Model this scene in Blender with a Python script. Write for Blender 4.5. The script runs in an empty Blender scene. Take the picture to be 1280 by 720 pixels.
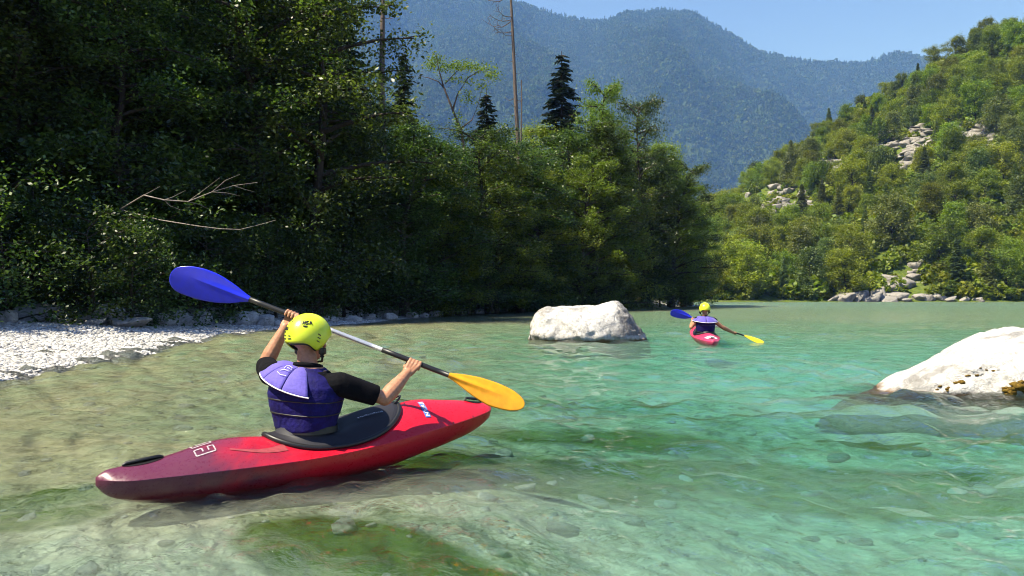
import bpy, bmesh, math, random
import numpy as np
from mathutils import Vector, Matrix
random.seed(7)
rng = np.random.default_rng(7)
scene = bpy.context.scene
R = math.radians

# ------------------------------------------------------------------ camera, sky, sun, exposure
CAMZ, HOR, F = 1.05, 370.5, 960.0
cam = bpy.data.cameras.new('camera'); cam_o = bpy.data.objects.new('camera', cam)
scene.collection.objects.link(cam_o); scene.camera = cam_o
cam_o.location = (0, 0, CAMZ); cam_o.rotation_euler = (R(90), 0, 0)
cam.lens = 27.0; cam.sensor_width = 36.0; cam.shift_y = (HOR - 360) / 1280.0
cam.clip_start = 0.05; cam.clip_end = 30000

SUN_AZ_VEC = (-0.90, -0.43); SUN_EL = R(57)
sun_dir = Vector((SUN_AZ_VEC[0] * math.cos(SUN_EL), SUN_AZ_VEC[1] * math.cos(SUN_EL), math.sin(SUN_EL))).normalized()
world = bpy.data.worlds.new('World'); scene.world = world; world.use_nodes = True
wn = world.node_tree; wn.nodes.clear()
sky = wn.nodes.new('ShaderNodeTexSky'); sky.sky_type = 'NISHITA'; sky.sun_disc = False
sky.sun_elevation = SUN_EL; sky.sun_rotation = math.atan2(sun_dir.x, sun_dir.y)
sky.altitude = 400; sky.air_density = 1.0; sky.dust_density = 0.1; sky.ozone_density = 3.5
bg = wn.nodes.new('ShaderNodeBackground'); bg.inputs[1].default_value = 0.066
wo = wn.nodes.new('ShaderNodeOutputWorld')
tint = wn.nodes.new('ShaderNodeMix'); tint.data_type = 'RGBA'; tint.blend_type = 'MULTIPLY'; tint.inputs[0].default_value = 1.0; tint.inputs[7].default_value = (0.90, 0.90, 1.16, 1)
wn.links.new(sky.outputs[0], tint.inputs[6]); wn.links.new(tint.outputs[2], bg.inputs[0]); wn.links.new(bg.outputs[0], wo.inputs[0])
sl = bpy.data.lights.new('sun', 'SUN'); sl.energy = 5.0; sl.angle = R(0.5); sl.color = (1.0, 0.95, 0.86)
so = bpy.data.objects.new('sun', sl); scene.collection.objects.link(so)
so.rotation_euler = sun_dir.to_track_quat('Z', 'Y').to_euler(); so.location = (-30, 10, 60)
vs = scene.view_settings; vs.view_transform = 'Standard'; vs.look = 'None'; vs.gamma = 1.0
vs.use_curve_mapping = False; vs.exposure = 1.3
cy = scene.cycles
cy.use_denoising = True; cy.filter_width = 1.05; cy.use_adaptive_sampling = True; cy.adaptive_threshold = 0.02; cy.max_bounces = 7; cy.diffuse_bounces = 2; cy.glossy_bounces = 3
cy.transmission_bounces = 4; cy.transparent_max_bounces = 8; cy.volume_bounces = 0
cy.caustics_reflective = False; cy.caustics_refractive = False; cy.sample_clamp_indirect = 6.0

C = scene.collection.objects

# ------------------------------------------------------------------ helpers
def at(x, y, Y):
    """photo pixel (1280x720) at depth Y -> world point"""
    return Vector(((x - 640) / F * Y, Y, CAMZ + (HOR - y) / F * Y))

def mesh_np(name, verts, faces, smooth=False):
    """faces: int array (n,3|4) or list of such arrays"""
    me = bpy.data.meshes.new(name)
    verts = np.asarray(verts, dtype=np.float32)
    fl = faces if isinstance(faces, list) else [faces]
    fl = [np.asarray(f, dtype=np.int32) for f in fl if len(f)]
    nl = sum(f.size for f in fl); nf = sum(len(f) for f in fl)
    me.vertices.add(len(verts)); me.vertices.foreach_set('co', verts.ravel())
    me.loops.add(nl); me.loops.foreach_set('vertex_index', np.concatenate([f.ravel() for f in fl]))
    tot = np.concatenate([np.full(len(f), f.shape[1], np.int32) for f in fl])
    st = np.concatenate([[0], np.cumsum(tot)[:-1]]).astype(np.int32)
    me.polygons.add(nf); me.polygons.foreach_set('loop_start', st)
    try: me.polygons.foreach_set('loop_total', tot)
    except Exception: pass
    me.update(calc_edges=True)
    if smooth: me.polygons.foreach_set('use_smooth', np.ones(nf, bool))
    return me

def obj(name, me, mat=None, parent=None, loc=None):
    o = bpy.data.objects.new(name, me); C.link(o)
    if mat is not None and me is not None and len(me.materials) == 0: me.materials.append(mat)
    if parent is not None: o.parent = parent
    if loc is not None: o.location = loc
    return o
def tag(o, label=None, cat=None, group=None, kind=None):
    if label: o['label'] = label
    if cat: o['category'] = cat
    if group: o['group'] = group
    if kind: o['kind'] = kind
    return o
def empty(name, loc=(0, 0, 0), rz=0.0):
    o = bpy.data.objects.new(name, None); C.link(o); o.location = loc; o.rotation_euler = (0, 0, rz)
    o.empty_display_size = 0.2
    return o

def _hash(ix, iy, iz, seed):
    h = (ix.astype(np.int64) * 374761393 + iy.astype(np.int64) * 668265263 + iz.astype(np.int64) * 2147483647 + seed * 1274126177) & 0xffffffff
    h = ((h ^ (h >> 13)) * 1274126177) & 0xffffffff
    h = (h ^ (h >> 16)) & 0xffffffff
    return h.astype(np.float64) / 4294967295.0
def vnoise(x, y, z=None, seed=0):
    x = np.asarray(x, float); y = np.asarray(y, float)
    z = np.zeros_like(x) if z is None else np.asarray(z, float)
    ix, iy, iz = np.floor(x), np.floor(y), np.floor(z)
    fx, fy, fz = x - ix, y - iy, z - iz
    fx, fy, fz = [f * f * (3 - 2 * f) for f in (fx, fy, fz)]
    r = 0
    for dx in (0, 1):
        for dy in (0, 1):
            for dz in (0, 1):
                w = (fx if dx else 1 - fx) * (fy if dy else 1 - fy) * (fz if dz else 1 - fz)
                r = r + w * _hash(ix + dx, iy + dy, iz + dz, seed)
    return r * 2 - 1
def fbm(x, y, z=None, oct=4, seed=0, lac=2.03, gain=0.5):
    a, f, r = 1.0, 1.0, 0
    for i in range(oct):
        r = r + a * vnoise(np.asarray(x) * f, np.asarray(y) * f, None if z is None else np.asarray(z) * f, seed + i * 17)
        a *= gain; f *= lac
    return r
def sstep(a, b, x):
    t = np.clip((np.asarray(x, float) - a) / (b - a), 0, 1); return t * t * (3 - 2 * t)

def grid_faces(nu, nv, wrap_u=False, wrap_v=False):
    iu = np.arange(nu if wrap_u else nu - 1); iv = np.arange(nv if wrap_v else nv - 1)
    U, V = np.meshgrid(iu, iv, indexing='ij'); U2 = (U + 1) % nu; V2 = (V + 1) % nv
    return np.stack([U * nv + V, U2 * nv + V, U2 * nv + V2, U * nv + V2], -1).reshape(-1, 4)

# ------------------------------------------------------------------ materials
class NT:
    def __init__(s, name):
        s.m = bpy.data.materials.new(name); s.m.use_nodes = True; s.t = s.m.node_tree; s.t.nodes.clear()
        s.out = s.n('ShaderNodeOutputMaterial')
    def n(s, typ, inp=None, **kw):
        nd = s.t.nodes.new(typ)
        for k, v in kw.items(): setattr(nd, k, v)
        for k, v in (inp or {}).items():
            if hasattr(v, 'is_output') or isinstance(v, bpy.types.NodeSocket): s.t.links.new(v, nd.inputs[k])
            else: nd.inputs[k].default_value = v
        return nd
    def l(s, a, b): s.t.links.new(a, b)
    def noise(s, vec, scale, detail=4, rough=0.55, dist=0.0):
        return s.n('ShaderNodeTexNoise', {'Vector': vec, 'Scale': scale, 'Detail': detail, 'Roughness': rough, 'Distortion': dist}).outputs['Fac']
    def ramp(s, fac, stops, interp='LINEAR'):
        r = s.n('ShaderNodeValToRGB', {'Fac': fac}); cr = r.color_ramp; cr.interpolation = interp
        while len(cr.elements) < len(stops): cr.elements.new(0.5)
        for e, (p, c) in zip(cr.elements, stops):
            e.position = p; e.color = (c, c, c, 1) if isinstance(c, (int, float)) else (*c, 1)
        return r.outputs[0]
    def mix(s, f, a, b, mode='MIX'):
        m = s.n('ShaderNodeMix', data_type='RGBA', blend_type=mode)
        for k, v in ((0, f), (6, a), (7, b)):
            if isinstance(v, bpy.types.NodeSocket): s.l(v, m.inputs[k])
            elif k == 0: m.inputs[0].default_value = v
            else: m.inputs[k].default_value = (*v, 1)
        return m.outputs[2]
    def math(s, op, a, b=0.0):
        m = s.n('ShaderNodeMath', operation=op)
        for k, v in ((0, a), (1, b)):
            if isinstance(v, bpy.types.NodeSocket): s.l(v, m.inputs[k])
            else: m.inputs[k].default_value = v
        return m.outputs[0]
    def bump(s, h, strength=0.5, dist=0.02, normal=None):
        i = {'Height': h, 'Strength': strength, 'Distance': dist}
        if normal is not None: i['Normal'] = normal
        return s.n('ShaderNodeBump', i).outputs[0]
    def bsdf(s, col, rough=0.6, spec=0.5, normal=None, **kw):
        i = {'Roughness': rough, 'Specular IOR Level': spec}
        i['Base Color'] = col if isinstance(col, bpy.types.NodeSocket) else (*col, 1)
        if normal is not None: i['Normal'] = normal
        i.update(kw)
        return s.n('ShaderNodeBsdfPrincipled', i)
    def end(s, shader):
        s.l(shader.outputs[0] if hasattr(shader, 'outputs') else shader, s.out.inputs[0]); return s.m
    def coord(s, k='Object'): return s.n('ShaderNodeTexCoord').outputs[k]
    def pos(s): return s.n('ShaderNodeNewGeometry').outputs['Position']

def plain(name, col, rough=0.5, spec=0.5, nscale=40, var=0.25, bump=0.15, bdist=0.002, **kw):
    t = NT(name); c = t.coord(); f = t.noise(c, nscale, 4)
    dark = tuple(v * (1 - var) for v in col); lite = tuple(min(1, v * (1 + var * 0.6)) for v in col)
    cc = t.ramp(f, [(0.3, dark), (0.7, lite)])
    return t.end(t.bsdf(cc, rough, spec, t.bump(f, bump, bdist), **kw))

def leaf_mat(name, c_dark, c_mid, c_light, trans=0.35, rough=0.45, spec=0.4, objvar=0.35):
    t = NT(name); g = t.n('ShaderNodeNewGeometry'); oi = t.n('ShaderNodeObjectInfo')
    col = t.ramp(g.outputs['Random Per Island'], [(0.0, c_dark), (0.5, c_mid), (1.0, c_light)])
    hs = t.n('ShaderNodeHueSaturation', {'Color': col})
    rv = oi.outputs['Random']
    h = t.math('MULTIPLY_ADD', rv, 0.05); t.t.nodes[-1].inputs[2].default_value = 0.475
    v = t.math('MULTIPLY_ADD', t.math('FRACT', t.math('MULTIPLY', rv, 7.13)), objvar * 2); t.t.nodes[-1].inputs[2].default_value = 1 - objvar
    t.l(h, hs.inputs['Hue']); t.l(v, hs.inputs['Value'])
    d = t.bsdf(hs.outputs[0], rough, spec)
    tr = t.n('ShaderNodeBsdfTranslucent')
    tc = t.mix(1.0, hs.outputs[0], (1.25, 1.35, 0.55), 'MULTIPLY'); t.l(tc, tr.inputs[0])
    m = t.n('ShaderNodeMixShader', {0: trans}); t.l(d.outputs[0], m.inputs[1]); t.l(tr.outputs[0], m.inputs[2])
    return t.end(m)

M = {}
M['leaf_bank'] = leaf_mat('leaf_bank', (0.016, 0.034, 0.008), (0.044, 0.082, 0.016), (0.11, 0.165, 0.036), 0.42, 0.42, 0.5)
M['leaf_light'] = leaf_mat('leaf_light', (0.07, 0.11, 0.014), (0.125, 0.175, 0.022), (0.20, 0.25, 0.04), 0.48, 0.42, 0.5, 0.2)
M['needle'] = leaf_mat('needle', (0.010, 0.022, 0.010), (0.018, 0.036, 0.015), (0.032, 0.055, 0.02), 0.12, 0.5, 0.4)
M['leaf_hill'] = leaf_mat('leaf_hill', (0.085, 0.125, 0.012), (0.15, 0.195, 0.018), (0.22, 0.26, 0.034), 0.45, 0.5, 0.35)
M['leaf_pine'] = leaf_mat('leaf_pine', (0.06, 0.09, 0.02), (0.105, 0.14, 0.034), (0.16, 0.19, 0.05), 0.35, 0.5, 0.35)
M['leaf_far'] = leaf_mat('leaf_far', (0.035, 0.06, 0.012), (0.065, 0.10, 0.02), (0.105, 0.145, 0.03), 0.25, 0.7, 0.1, 0.25)

def bark(name, a, b):
    t = NT(name); c = t.coord()
    mp = t.n('ShaderNodeMapping', {'Vector': c, 'Scale': (6, 6, 1.2)})
    f = t.noise(mp.outputs[0], 3, 6, 0.65)
    return t.end(t.bsdf(t.ramp(f, [(0.3, a), (0.7, b)]), 0.9, 0.2, t.bump(f, 0.8, 0.03)))
M['bark'] = bark('bark', (0.02, 0.016, 0.012), (0.07, 0.058, 0.045))
M['deadwood'] = bark('deadwood', (0.12, 0.10, 0.085), (0.34, 0.30, 0.26))
M['snag'] = bark('snag', (0.06, 0.048, 0.04), (0.17, 0.135, 0.11))

def limestone(name, base, speck=0.3, stain=True, water_z=0.0, sc=1.0):
    t = NT(name); p = t.pos(); g = t.n('ShaderNodeNewGeometry')
    n1 = t.noise(p, 3.2 * sc, 8, 0.65); n2 = t.noise(p, 14 * sc, 6, 0.7); n3 = t.noise(p, 0.9 * sc, 4, 0.55, 0.6)
    lo = tuple(v * 0.60 for v in base)
    c = t.ramp(n2, [(0.32, lo), (0.6, base)])
    # grey lichen patches
    lic = t.ramp(t.math('MULTIPLY', n3, n1), [(0.30 - 0.04 * speck, 0.0), (0.36, 1.0)])
    c = t.mix(t.math('MULTIPLY', lic, speck), c, tuple(v * 0.36 for v in base))
    la = t.n('ShaderNodeAttribute', attribute_name='lichen_shade').outputs['Fac']
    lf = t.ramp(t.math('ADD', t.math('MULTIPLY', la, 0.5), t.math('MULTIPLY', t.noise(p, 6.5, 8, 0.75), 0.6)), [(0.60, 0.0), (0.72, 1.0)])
    c = t.mix(t.math('MULTIPLY', lf, 0.85), c, t.ramp(n2, [(0.35, (0.07, 0.068, 0.065)), (0.65, (0.22, 0.21, 0.20))]))  # grey lichen plus the dark shading of the boulder's right end, both as colour
    cr = t.ramp(t.noise(p, 2.0 * sc, 10, 0.75, 1.4), [(0.475, 0.0), (0.5, 1.0), (0.525, 0.0)])
    c = t.mix(t.math('MULTIPLY', cr, 0.45), c, (0.09, 0.08, 0.065))
    if stain:
        z = t.n('ShaderNodeSeparateXYZ', {0: p}).outputs[2]
        zz = t.math('ADD', z, t.math('MULTIPLY', t.math('SUBTRACT', n1, 0.5), 0.22))
        f = t.ramp(zz, [(water_z + 0.005, 1.0), (water_z + 0.05, 0.0)])
        c = t.mix(t.math('MULTIPLY', f, 0.9), c, (0.13, 0.07, 0.03))
    b = t.bump(n1, 0.9, 0.09 / sc); b = t.bump(n2, 0.7, 0.025 / sc, b); b = t.bump(t.noise(p, 45 * sc, 5, 0.7), 0.5, 0.008 / sc, b)
    return t.end(t.bsdf(c, 0.85, 0.25, b))
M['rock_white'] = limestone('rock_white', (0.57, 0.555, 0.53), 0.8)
M['rock_bank'] = limestone('rock_bank', (0.46, 0.45, 0.43), 0.6, False)
M['rock_hill'] = limestone('rock_hill', (0.30, 0.285, 0.265), 0.7, False, sc=0.35)

def gravel(name):
    t = NT(name); oi = t.n('ShaderNodeObjectInfo'); p = t.pos()
    c = t.ramp(oi.outputs['Random'], [(0.0, (0.26, 0.255, 0.25)), (0.5, (0.46, 0.45, 0.43)), (1.0, (0.68, 0.67, 0.64))])
    n = t.noise(p, 60, 3)
    c = t.mix(0.5, c, t.ramp(n, [(0.3, 0.55), (0.7, 1.0)]), 'MULTIPLY')
    return t.end(t.bsdf(c, 0.85, 0.25, t.bump(n, 0.3, 0.004)))
M['gravel'] = gravel('gravel')

def bank_mat():
    t = NT('bank_ground'); p = t.pos()
    z = t.n('ShaderNodeSeparateXYZ', {0: p}).outputs[2]
    n = t.noise(p, 1.3, 6); n2 = t.noise(p, 22, 5, 0.7)
    v = t.n('ShaderNodeTexVoronoi', {'Vector': p, 'Scale': 16.0})
    peb = t.mix(0.7, t.ramp(n2, [(0.3, (0.26, 0.255, 0.245)), (0.7, (0.55, 0.54, 0.52))]), t.n('ShaderNodeRGBToBW', {0: v.outputs['Color']}).outputs[0], 'SOFT_LIGHT')
    soil = t.ramp(n2, [(0.3, (0.022, 0.017, 0.010)), (0.6, (0.05, 0.045, 0.022)), (0.8, (0.045, 0.07, 0.02))])
    zz = t.math('ADD', z, t.math('MULTIPLY', t.math('SUBTRACT', n, 0.5), 0.25))
    c = t.mix(t.ramp(zz, [(0.50, 0.0), (0.72, 1.0)]), peb, soil)
    b = t.bump(v.outputs['Distance'], 0.8, 0.03); b = t.bump(n2, 0.5, 0.03, b)
    return t.end(t.bsdf(c, 0.95, 0.1, b))
M['bank'] = bank_mat()

def hill_mat():
    t = NT('hill_ground'); p = t.pos(); g = t.n('ShaderNodeNewGeometry')
    n = t.noise(p, 0.12, 7, 0.65); n2 = t.noise(p, 0.9, 6, 0.7)
    grass = t.ramp(n2, [(0.3, (0.045, 0.075, 0.015)), (0.55, (0.10, 0.135, 0.025)), (0.75, (0.16, 0.17, 0.045))])
    rock = t.ramp(n2, [(0.3, (0.20, 0.18, 0.16)), (0.7, (0.44, 0.42, 0.38))])
    c = t.mix(t.ramp(n, [(0.60, 0.0), (0.68, 1.0)]), grass, rock)
    return t.end(t.bsdf(c, 0.95, 0.1, t.bump(n2, 0.8, 0.6)))
M['hill'] = hill_mat()
def mount_mat():
    t = NT('mountain_ground'); p = t.pos()
    n = t.noise(p, 0.01, 8, 0.7); n2 = t.noise(p, 0.08, 6, 0.75)
    c = t.mix(0.5, t.ramp(n, [(0.3, (0.03, 0.05, 0.014)), (0.7, (0.06, 0.085, 0.022))]), t.ramp(n2, [(0.3, (0.02, 0.035, 0.012)), (0.7, (0.07, 0.10, 0.025))]))
    return t.end(t.bsdf(c, 1.0, 0.0, t.bump(n2, 1.0, 9.0)))
M['mount'] = mount_mat()

def bed_mat():
    t = NT('riverbed'); p = t.pos()
    warp = t.n('ShaderNodeTexNoise', {'Vector': p, 'Scale': 3.0, 'Detail': 3.0})
    pw = t.n('ShaderNodeVectorMath', {0: p, 1: t.n('ShaderNodeVectorMath', {0: warp.outputs['Color'], 3: 0.35}, operation='SCALE').outputs[0]}, operation='ADD').outputs[0]
    v = t.n('ShaderNodeTexVoronoi', {'Vector': pw, 'Scale': 7.0, 'Randomness': 1.0})
    n1 = t.noise(pw, 0.45, 4, 0.55, 0.4); n2 = t.noise(pw, 2.2, 6, 0.65); n3 = t.noise(pw, 9, 5, 0.65)
    vc = t.n('ShaderNodeSeparateColor', {0: v.outputs['Color']}).outputs[0]
    stone = t.ramp(vc, [(0.0, (0.40, 0.39, 0.27)), (0.5, (0.64, 0.62, 0.48)), (1.0, (0.82, 0.80, 0.68))])
    sand = t.ramp(n2, [(0.3, (0.60, 0.60, 0.46)), (0.7, (0.86, 0.85, 0.74))])
    c = t.mix(t.ramp(n3, [(0.42, 0.1), (0.58, 0.9)]), sand, stone)
    c = t.mix(1.0, c, t.ramp(t.noise(pw, 5.0, 6, 0.7, 0.5), [(0.32, 0.72), (0.52, 1.0)]), 'MULTIPLY')
    c = t.mix(t.n('ShaderNodeAttribute', attribute_name='tan').outputs['Fac'], c, t.mix(1.0, c, (0.80, 0.74, 0.56), 'MULTIPLY'))
    at_ = t.n('ShaderNodeAttribute', attribute_name='algae').outputs['Fac']
    alg = t.ramp(t.math('ADD', t.math('MULTIPLY', n1, 0.7), t.math('MULTIPLY', at_, 0.55)), [(0.50, 0.0), (0.64, 1.0)])
    c = t.mix(t.math('MULTIPLY', alg, 0.95), c, t.ramp(n2, [(0.3, (0.025, 0.065, 0.006)), (0.7, (0.17, 0.25, 0.015))]))
    b = t.bump(n3, 0.8, 0.04)
    return t.end(t.bsdf(c, 0.9, 0.1, b))
M['bed'] = bed_mat()

def water_mat():
    t = NT('river_water'); p = t.pos()
    mp = t.n('ShaderNodeMapping', {'Vector': p, 'Scale': (1.0, 1.0, 1.0)}).outputs[0]
    n0 = t.noise(mp, 0.9, 3, 0.5, 0.5)
    n1 = t.noise(mp, 4.5, 4, 0.55, 0.8); n2 = t.noise(mp, 15.0, 5, 0.62, 1.2)
    yq = t.n('ShaderNodeSeparateXYZ', {0: p}).outputs[1]
    b = t.bump(n0, 1.0, t.n('ShaderNodeMapRange', {0: yq, 1: 22.0, 2: 80.0, 3: 0.12, 4: 0.45}).outputs[0]); b = t.bump(n1, 1.0, t.n('ShaderNodeMapRange', {0: yq, 1: 22.0, 2: 80.0, 3: 0.06, 4: 0.20}).outputs[0], b); b = t.bump(n2, 1.0, 0.030, b); b = t.bump(t.noise(mp, 48.0, 3, 0.6, 0.5), 1.0, 0.005, b)
    fr = t.n('ShaderNodeFresnel', {'IOR': 1.33, 'Normal': b})
    tp = t.n('ShaderNodeBsdfTransparent', {0: (1, 1, 1, 1)}); rf = t.n('ShaderNodeBsdfRefraction', {0: (1, 1, 1, 1), 'IOR': 1.33, 'Roughness': 0.02, 'Normal': b})
    tr = t.n('ShaderNodeMixShader', {0: 0.46}); t.l(tp.outputs[0], tr.inputs[1]); t.l(rf.outputs[0], tr.inputs[2])
    yy = t.n('ShaderNodeSeparateXYZ', {0: p}).outputs[1]
    ro = t.n('ShaderNodeMapRange', {0: yy, 1: 20.0, 2: 90.0, 3: 0.02, 4: 0.24}).outputs[0]     # the upstream reach is broken by small rapids
    gl = t.n('ShaderNodeBsdfGlossy', {'Roughness': ro, 'Normal': b, 0: (1, 1, 1, 1)})
    m = t.n('ShaderNodeMixShader', {0: fr.outputs[0]}); t.l(tr.outputs[0], m.inputs[1]); t.l(gl.outputs[0], m.inputs[2])
    t.l(m.outputs[0], t.out.inputs['Surface'])
    va = t.n('ShaderNodeVolumeAbsorption', {'Color': (0.05, 0.90, 0.82, 1), 'Density': 0.46})
    t.l(va.outputs[0], t.out.inputs['Volume'])
    return t.m
M['water'] = water_mat()

# ------------------------------------------------------------------ terrain: left bank
BANK = np.array([(-4.5, -14), (-5.8, 3), (-6.7, 10.1), (-7.1, 14.5), (-7.7, 23.7), (-6.2, 29), (-4.0, 41), (0, 57),
                 (8.7, 69), (16, 76), (22.5, 90), (22, 108), (6, 140), (-40, 175), (-160, 200)], float)
POLY = np.vstack([BANK, [(-400, 200), (-400, -14)]])
def bank_sd(x, y):
    x = np.asarray(x, float); y = np.asarray(y, float)
    d = np.full(x.shape, 1e9)
    for a, b in zip(BANK[:-1], BANK[1:]):
        ab = b - a; t = np.clip(((x - a[0]) * ab[0] + (y - a[1]) * ab[1]) / (ab @ ab), 0, 1)
        d = np.minimum(d, np.hypot(x - a[0] - t * ab[0], y - a[1] - t * ab[1]))
    ins = np.zeros(x.shape, bool)
    for a, b in zip(POLY, np.roll(POLY, -1, 0)):
        cnd = (a[1] > y) != (b[1] > y)
        with np.errstate(divide='ignore', invalid='ignore'):
            xi = (b[0] - a[0]) * (y - a[1]) / (b[1] - a[1] + 1e-12) + a[0]
        ins ^= cnd & (x < xi)
    return np.where(ins, d, -d)
def bar_w(y):
    return np.interp(y, [-10, 8, 14, 20, 27, 33, 60, 90], [6.0, 6.2, 6.0, 4.6, 2.8, 1.4, 0.8, 0.8])
def bank_h(x, y):
    n = bank_sd(x, y); w = bar_w(y)
    n = n + 0.35 * fbm(np.asarray(x) * 0.35, np.asarray(y) * 0.35, oct=3, seed=3)
    bar = 0.085 * np.minimum(n, w) + 0.05 * vnoise(np.asarray(x) * 0.5, np.asarray(y) * 0.5, seed=8) * sstep(0.3, 2, n)
    up = np.maximum(n - w, 0)
    h = np.where(n < 0, 0.40 * n, bar) + 1.5 * sstep(0, 4.5, up) + 0.09 * np.maximum(up - 3, 0)
    h = h + 0.22 * fbm(np.asarray(x) * 0.5, np.asarray(y) * 0.5, oct=3, seed=5) * sstep(0.5, 4, up)
    return np.maximum(h, -1.2)
xs = np.concatenate([np.linspace(-90, -25, 40), np.linspace(-24.5, 30, 150)]); ys = np.concatenate([np.linspace(-14, 60, 180), np.linspace(61, 200, 90)])
X, Y = np.meshgrid(xs, ys, indexing='ij')
Z = bank_h(X, Y)
o = obj('left_bank', mesh_np('left_bank', np.stack([X, Y, Z], -1).reshape(-1, 3), grid_faces(len(xs), len(ys)), True), M['bank'])
tag(o, kind='structure')

# river bed
def bed_h(x, y):
    x = np.asarray(x, float); y = np.asarray(y, float)
    n = -bank_sd(x, y)
    base = 0.13 + 0.05 * np.clip(n - 2, 0, 30)
    ch = 0.42 * np.exp(-((x - (0.6 + 0.16 * y)) / 3.2) ** 2) + 0.30 * np.exp(-((x - 2.2) ** 2 + (y - 5) ** 2) / 5)
    pool = 0.35 * np.exp(-(((x + 0.75) / 0.55) ** 2 + ((y - 3.45) / 0.3) ** 2))
    d = np.clip(base, 0.1, 0.75) + ch + pool + 0.13 * fbm(x * 0.7, y * 0.7, oct=4, seed=21)
    ridge = 0.22 * np.exp(-(((x - 2.9) / 0.9) ** 2 + ((y - 5.9) / 0.55) ** 2)) + 0.25 * np.exp(-(((x - 3.9) / 0.6) ** 2 + ((y - 7.8) / 0.5) ** 2))
    d = np.maximum(d - ridge, 0.06)
    d = 0.55 * d * (1 - 0.86 * sstep(12, 40, y)) * (1 - 0.62 * np.exp(-(((x + 1.0) / 1.7) ** 2 + ((y - 4.9) / 1.9) ** 2) ** 1.5))
    d = np.maximum(d, 0.035 + 0.045 * sstep(30, 10, y))
    return -d
ysb = np.concatenate([np.linspace(-6, 1, 12), np.geomspace(1.2, 175, 260)])
us = np.linspace(-1, 1, 220)
Yb, Ub = np.meshgrid(ysb, us, indexing='ij')
Xb = Ub * (10 + np.maximum(Yb, 0) * 1.1)
Zb = bed_h(Xb, Yb)
alg_ = np.zeros_like(Xb)
for ax_, ay_, rx_, ry_, st_ in ((3.0, 6.2, 1.5, 0.75, 1.1), (2.2, 6.9, 1.0, 0.5, 0.9), (-0.85, 3.75, 0.65, 0.32, 1.2), (-0.2, 3.55, 0.5, 0.2, 0.8), (-0.5, 5.6, 0.8, 0.6, 0.6), (0.3, 5.7, 0.8, 0.55, 1.0), (0.9, 6.6, 0.9, 0.4, 0.8), (-2.55, 4.15, 0.4, 0.22, 1.1), (1.0, 8.0, 1.5, 0.6, 0.8), (-1.2, 7.5, 0.8, 0.8, 0.6), (0.0, 3.2, 0.5, 0.2, 0.5), (3.0, 4.2, 0.5, 0.3, 0.5),
                                (-1.9, 3.3, 1.0, 0.5, -0.8), (1.4, 4.4, 0.9, 0.6, -0.8), (0.3, 2.9, 0.5, 0.25, -0.8), (-3.2, 9, 2.0, 4.0, -0.2)):
    alg_ += st_ * np.exp(-(((Xb - ax_) / rx_) ** 2 + ((Yb - ay_) / ry_) ** 2) ** 1.5)
bedme = mesh_np('riverbed', np.stack([Xb, Yb, Zb], -1).reshape(-1, 3), grid_faces(len(ysb), len(us)), True)
tan_ = np.clip(sstep(1.5, -2.5, Xb - 0.12 * Yb + 0.8 * fbm(Xb * 0.4, Yb * 0.4, oct=3, seed=23)) * sstep(3.4, 6.0, Yb - 0.3 * Xb) + 0.9 * sstep(13, 24, Yb), 0, 1)
bedme.attributes.new('tan', 'FLOAT', 'POINT').data.foreach_set('value', tan_.ravel().astype(np.float32))
bedme.attributes.new('algae', 'FLOAT', 'POINT').data.foreach_set('value', alg_.ravel().astype(np.float32))
o = obj('riverbed', bedme, M['bed'])
tag(o, kind='structure')

# ------------------------------------------------------------------ water
def waves(x, y, cut):
    """sum of many short river ripples, wavelengths below ~3 cells are left to the bump map"""
    wx = x + 0.35 * vnoise(x * 0.5, y * 0.5, seed=31); wy = y + 0.35 * vnoise(x * 0.5, y * 0.5, seed=32)
    r = np.random.default_rng(5); z = np.zeros_like(x)
    rough = 0.75 + 0.5 * fbm(x * 0.25, y * 0.2, oct=3, seed=33)
    left = sstep(2.0, -3.0, x - 0.1 * y)
    for i in range(80):
        lam = math.exp(r.uniform(math.log(0.13), math.log(1.5)))
        th = R(-100 + r.normal(0, 55)); ph = r.uniform(0, 6.283)
        slope = 0.060 * (1.15 if lam < 0.45 else 0.75)
        k = 2 * math.pi / lam
        fade = sstep(2.2, 4.5, lam / cut)
        g = (0.85 + 0.5 * left) if lam < 0.5 else 1.0
        z += slope / k * np.sin(k * (wx * math.cos(th) + wy * math.sin(th)) + ph) * fade * g
    chop = np.clip(sstep(1.0, -2.5, x - 0.10 * y) * (0.7 + 0.6 * fbm(x * 0.6, y * 0.4, oct=2, seed=37)) * sstep(3.6, 5.5, y - 0.35 * x), 0, 1.3) + 0.15 * sstep(9, 16, y)
    for i in range(26):
        lam = math.exp(r.uniform(math.log(0.16), math.log(0.55))); th = R(-92 + r.normal(0, 26)); ph = r.uniform(0, 6.283); k = 2 * math.pi / lam
        z += 0.075 / k * np.sin(k * (wx * math.cos(th) + wy * math.sin(th)) + ph) * sstep(2.2, 4.5, lam / cut) * chop
    z = z * np.clip(rough, 0.3, 1.4)
    # ripples pushed off the two hulls
    for kx, ky, ka in ((-1.13, 4.66, 39.3), (4.4, 17.4, 84.0)):
        c_, s_ = math.cos(R(ka)), math.sin(R(ka)); lx = (x - kx) * c_ + (y - ky) * s_; ly = -(x - kx) * s_ + (y - ky) * c_
        dd = np.hypot(np.maximum(np.abs(lx) - 1.0, 0), ly)
        z = z + 0.011 * np.sin(dd * 2 * np.pi / 0.21 + 1.5 * lx) * np.exp(-((dd - 0.28) / 0.28) ** 2) * (dd > 0.12)
    # standing swell over the sunken rocks
    z = z + 0.05 * np.exp(-(((x - 3.1) / 1.3) ** 2 + ((y - 6.6) / 0.25) ** 2)) - 0.05 * np.exp(-(((x - 3.2) / 1.4) ** 2 + ((y - 6.05) / 0.3) ** 2))
    return z
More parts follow.
